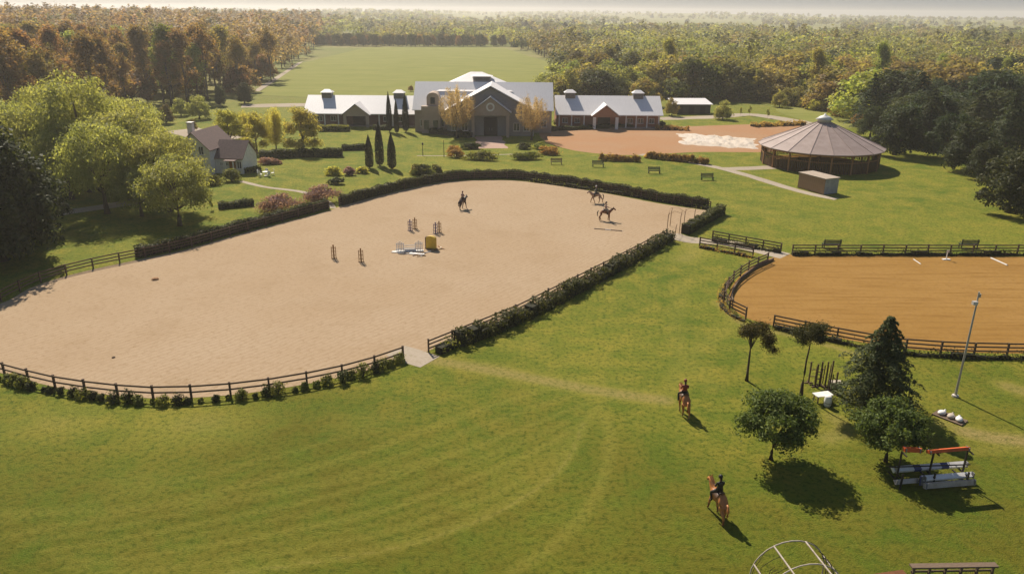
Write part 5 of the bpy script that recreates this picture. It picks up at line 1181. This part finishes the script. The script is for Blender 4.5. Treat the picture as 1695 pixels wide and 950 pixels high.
M_SKIN, M_BLK, M_LEA = coat('skin', (.45, .26, .18)), coat('black_hair', (.02, .016, .013)), coat('brown_leather', (.10, .05, .025))
def horse_and_rider(px, py, heading, coatm, lower, manem, shirt, breech, helmet, hl, rl_, step=.8, head=0.0, cloth=None):
    g = G(px, py); rz = math.radians(heading)
    h = thing('horse', hl, 'horse', g, rz)
    put('body', horse_mesh(step, head, [coatm, lower, M_BLK]), h)
    m_ = MB(); hz = head
    for k in range(22):
        f = k / 21; x = .64 + .44 * f; z = 1.62 + (.30 + hz) * f; s = random.uniform(.6, 1); m_.tube([(x, 0, z), (x - .06, -.09, z - .02), (x - .04, -.15, z - .2 * s)], [.035, .03, .008], 4, cap=False)
    m_.build('mane', manem, h)
    MB().tube([(-.98, 0, 1.40), (-1.12, 0, 1.32), (-1.18, .01, 1.05), (-1.16, .02, .75), (-1.12, .02, .58)], [.05, .065, .085, .07, .015], 8).build('tail', manem, h, True)
    for s in (-1, 1):
        MB().tube([(1.08, .06 * s, 1.88 + hz), (1.10, .08 * s, 1.97 + hz), (1.11, .085 * s, 2.05 + hz)], [.035, .03, .004], 6).build('ear', coatm, h)
        MB().lathe([(.012, -.012), (.02, 0), (.012, .012)], 6).build('eye', M_BLK, h).location = (1.20, .092 * s, 1.76 + hz)
    sd = MB()
    for k in range(9):
        a0_, a1_ = -1.15 + 2.3 * k / 9, -1.15 + 2.3 * (k + 1) / 9
        for (xa, xb, ra, rb) in ((-.34, -.05, .40, .39), (-.05, .26, .39, .40)):
            sd.poly([(xa, ra * math.sin(a0_), 1.33 + ra * math.cos(a0_)), (xb, rb * math.sin(a0_), 1.33 + rb * math.cos(a0_)), (xb, rb * math.sin(a1_), 1.33 + rb * math.cos(a1_)), (xa, ra * math.sin(a1_), 1.33 + ra * math.cos(a1_))])
    sd.tube([(-.30, -.14, 1.72), (-.34, 0, 1.78), (-.30, .14, 1.72)], .05, 6); sd.tube([(.2, -.09, 1.66), (.23, 0, 1.73), (.2, .09, 1.66)], .04, 6)
    so_ = sd.build('saddle', cloth or M_LEA, h)
    for s in (-1, 1): MB().tube([(.36, .12 * s, 1.92), (.9, .16 * s, 1.74 + hz * .5), (1.31, .085 * s, 1.58 + hz)], .012, 5).build('rein', M_LEA, h)
    MB().tube([(1.27, -.1, 1.64 + hz), (1.32, 0, 1.69 + hz), (1.27, .1, 1.64 + hz)], .016, 5).build('bridle', M_LEA, h)
    r = thing('person', rl_, 'person', g, rz)
    put('body', rider_mesh([M_SKIN, shirt, breech, M_BLK]), r)
    MB().lathe([(.118, 2.60), (.125, 2.66), (.108, 2.74), (.06, 2.785), (.01, 2.795)], 12, (.02, 0)).build('helmet', helmet, r, True)
    MB().box((.15, 0, 2.615), (.08, .17, .014)).build('helmet_peak', helmet, r)
    MB().tube([(-.07, 0, 2.62), (-.10, 0, 2.5), (-.11, 0, 2.36)], [.06, .055, .02], 7).build('hair', M_BLK, r)
    for s in (-1, 1):
        m_ = MB(); m_.box((.385, .12 * s, 1.92), (.07, .03, .075))
        for k, L in enumerate((.06, .068, .065, .05)): z = 1.95 - .02 * k; m_.tube([(.415, .12 * s, z), (.44, .105 * s, z - .004), (.435, .088 * s, z - .008), (.435 - L * .4, .08 * s, z - .01)], [.010, .010, .009, .006], 5)
        m_.tube([(.38, .11 * s, 1.955), (.405, .095 * s, 1.968), (.425, .09 * s, 1.964)], [.011, .01, .006], 5)
        m_.build('glove', M_LEA, r)
C_CH, C_BAY, C_DK, C_GR = coat('chestnut_coat', (.52, .20, .055)), coat('bay_coat', (.22, .085, .038)), coat('dark_bay_coat', (.065, .028, .014)), coat('dun_coat', (.40, .25, .17))
C_FL = coat('flaxen_legs', (.40, .22, .09))
S_RED, S_WHT, S_BLK, S_GRY = coat('red_shirt', (.30, .05, .03)), coat('pale_shirt', (.55, .48, .44)), coat('black_jacket', (.018, .016, .016)), coat('dusty_pink_top', (.32, .18, .16))
B_CRM, B_DRK = coat('cream_breeches', (.45, .36, .26)), coat('dark_breeches', (.03, .026, .026))
horse_and_rider(1130, 683, 93, C_CH, C_FL, C_CH, S_RED, B_DRK, S_RED, 'chestnut horse with pale rump walking away across the open lawn', 'rider in red on the chestnut horse in mid lawn', .75)
horse_and_rider(1186, 852, 104, C_CH, C_BAY, C_CH, S_BLK, B_DRK, S_BLK, 'brighter chestnut horse walking near the wider round tree', 'rider in black on the chestnut horse near the round tree', -.8, .08)
horse_and_rider(766, 346, 62, C_DK, C_DK, M_BLK, S_GRY, B_DRK, S_GRY, 'dark bay horse alone in the middle of the sand', 'rider in pale top on the dark bay horse alone on the sand', .8)
horse_and_rider(1002, 365, -3, C_BAY, C_BAY, M_BLK, S_GRY, B_CRM, S_BLK, 'bay horse standing side-on at the far end of the sand', 'rider in pale breeches on the side-on bay horse', .25)
horse_and_rider(986, 336, 178, C_GR, C_FL, M_BLK, S_BLK, B_DRK, M_WHITE, 'dun horse trotting along the far arena hedge', 'rider in dark jacket and white helmet on the dun horse', .9)

# ------------------------------------------------------------------ air
hz = MB().box((0, 2500, 27), (19000, 8600, 63)).build('haze', pm('unused_haze_surface', (.5, .5, .5)))
hm = bpy.data.materials.new('haze_air'); hm.use_nodes = True; hn = hm.node_tree.nodes; hn.clear()
vo = hn.new('ShaderNodeVolumePrincipled'); ou = hn.new('ShaderNodeOutputMaterial'); hm.node_tree.links.new(vo.outputs[0], ou.inputs['Volume'])
vo.inputs['Color'].default_value = (.93, .90, .87, 1); vo.inputs['Density'].default_value = 0.00023; vo.inputs['Anisotropy'].default_value = 0.4
hz.data.materials.clear(); hz.data.materials.append(hm)
tag(hz, 'thin pale haze lying over the whole countryside', None, kind='stuff')
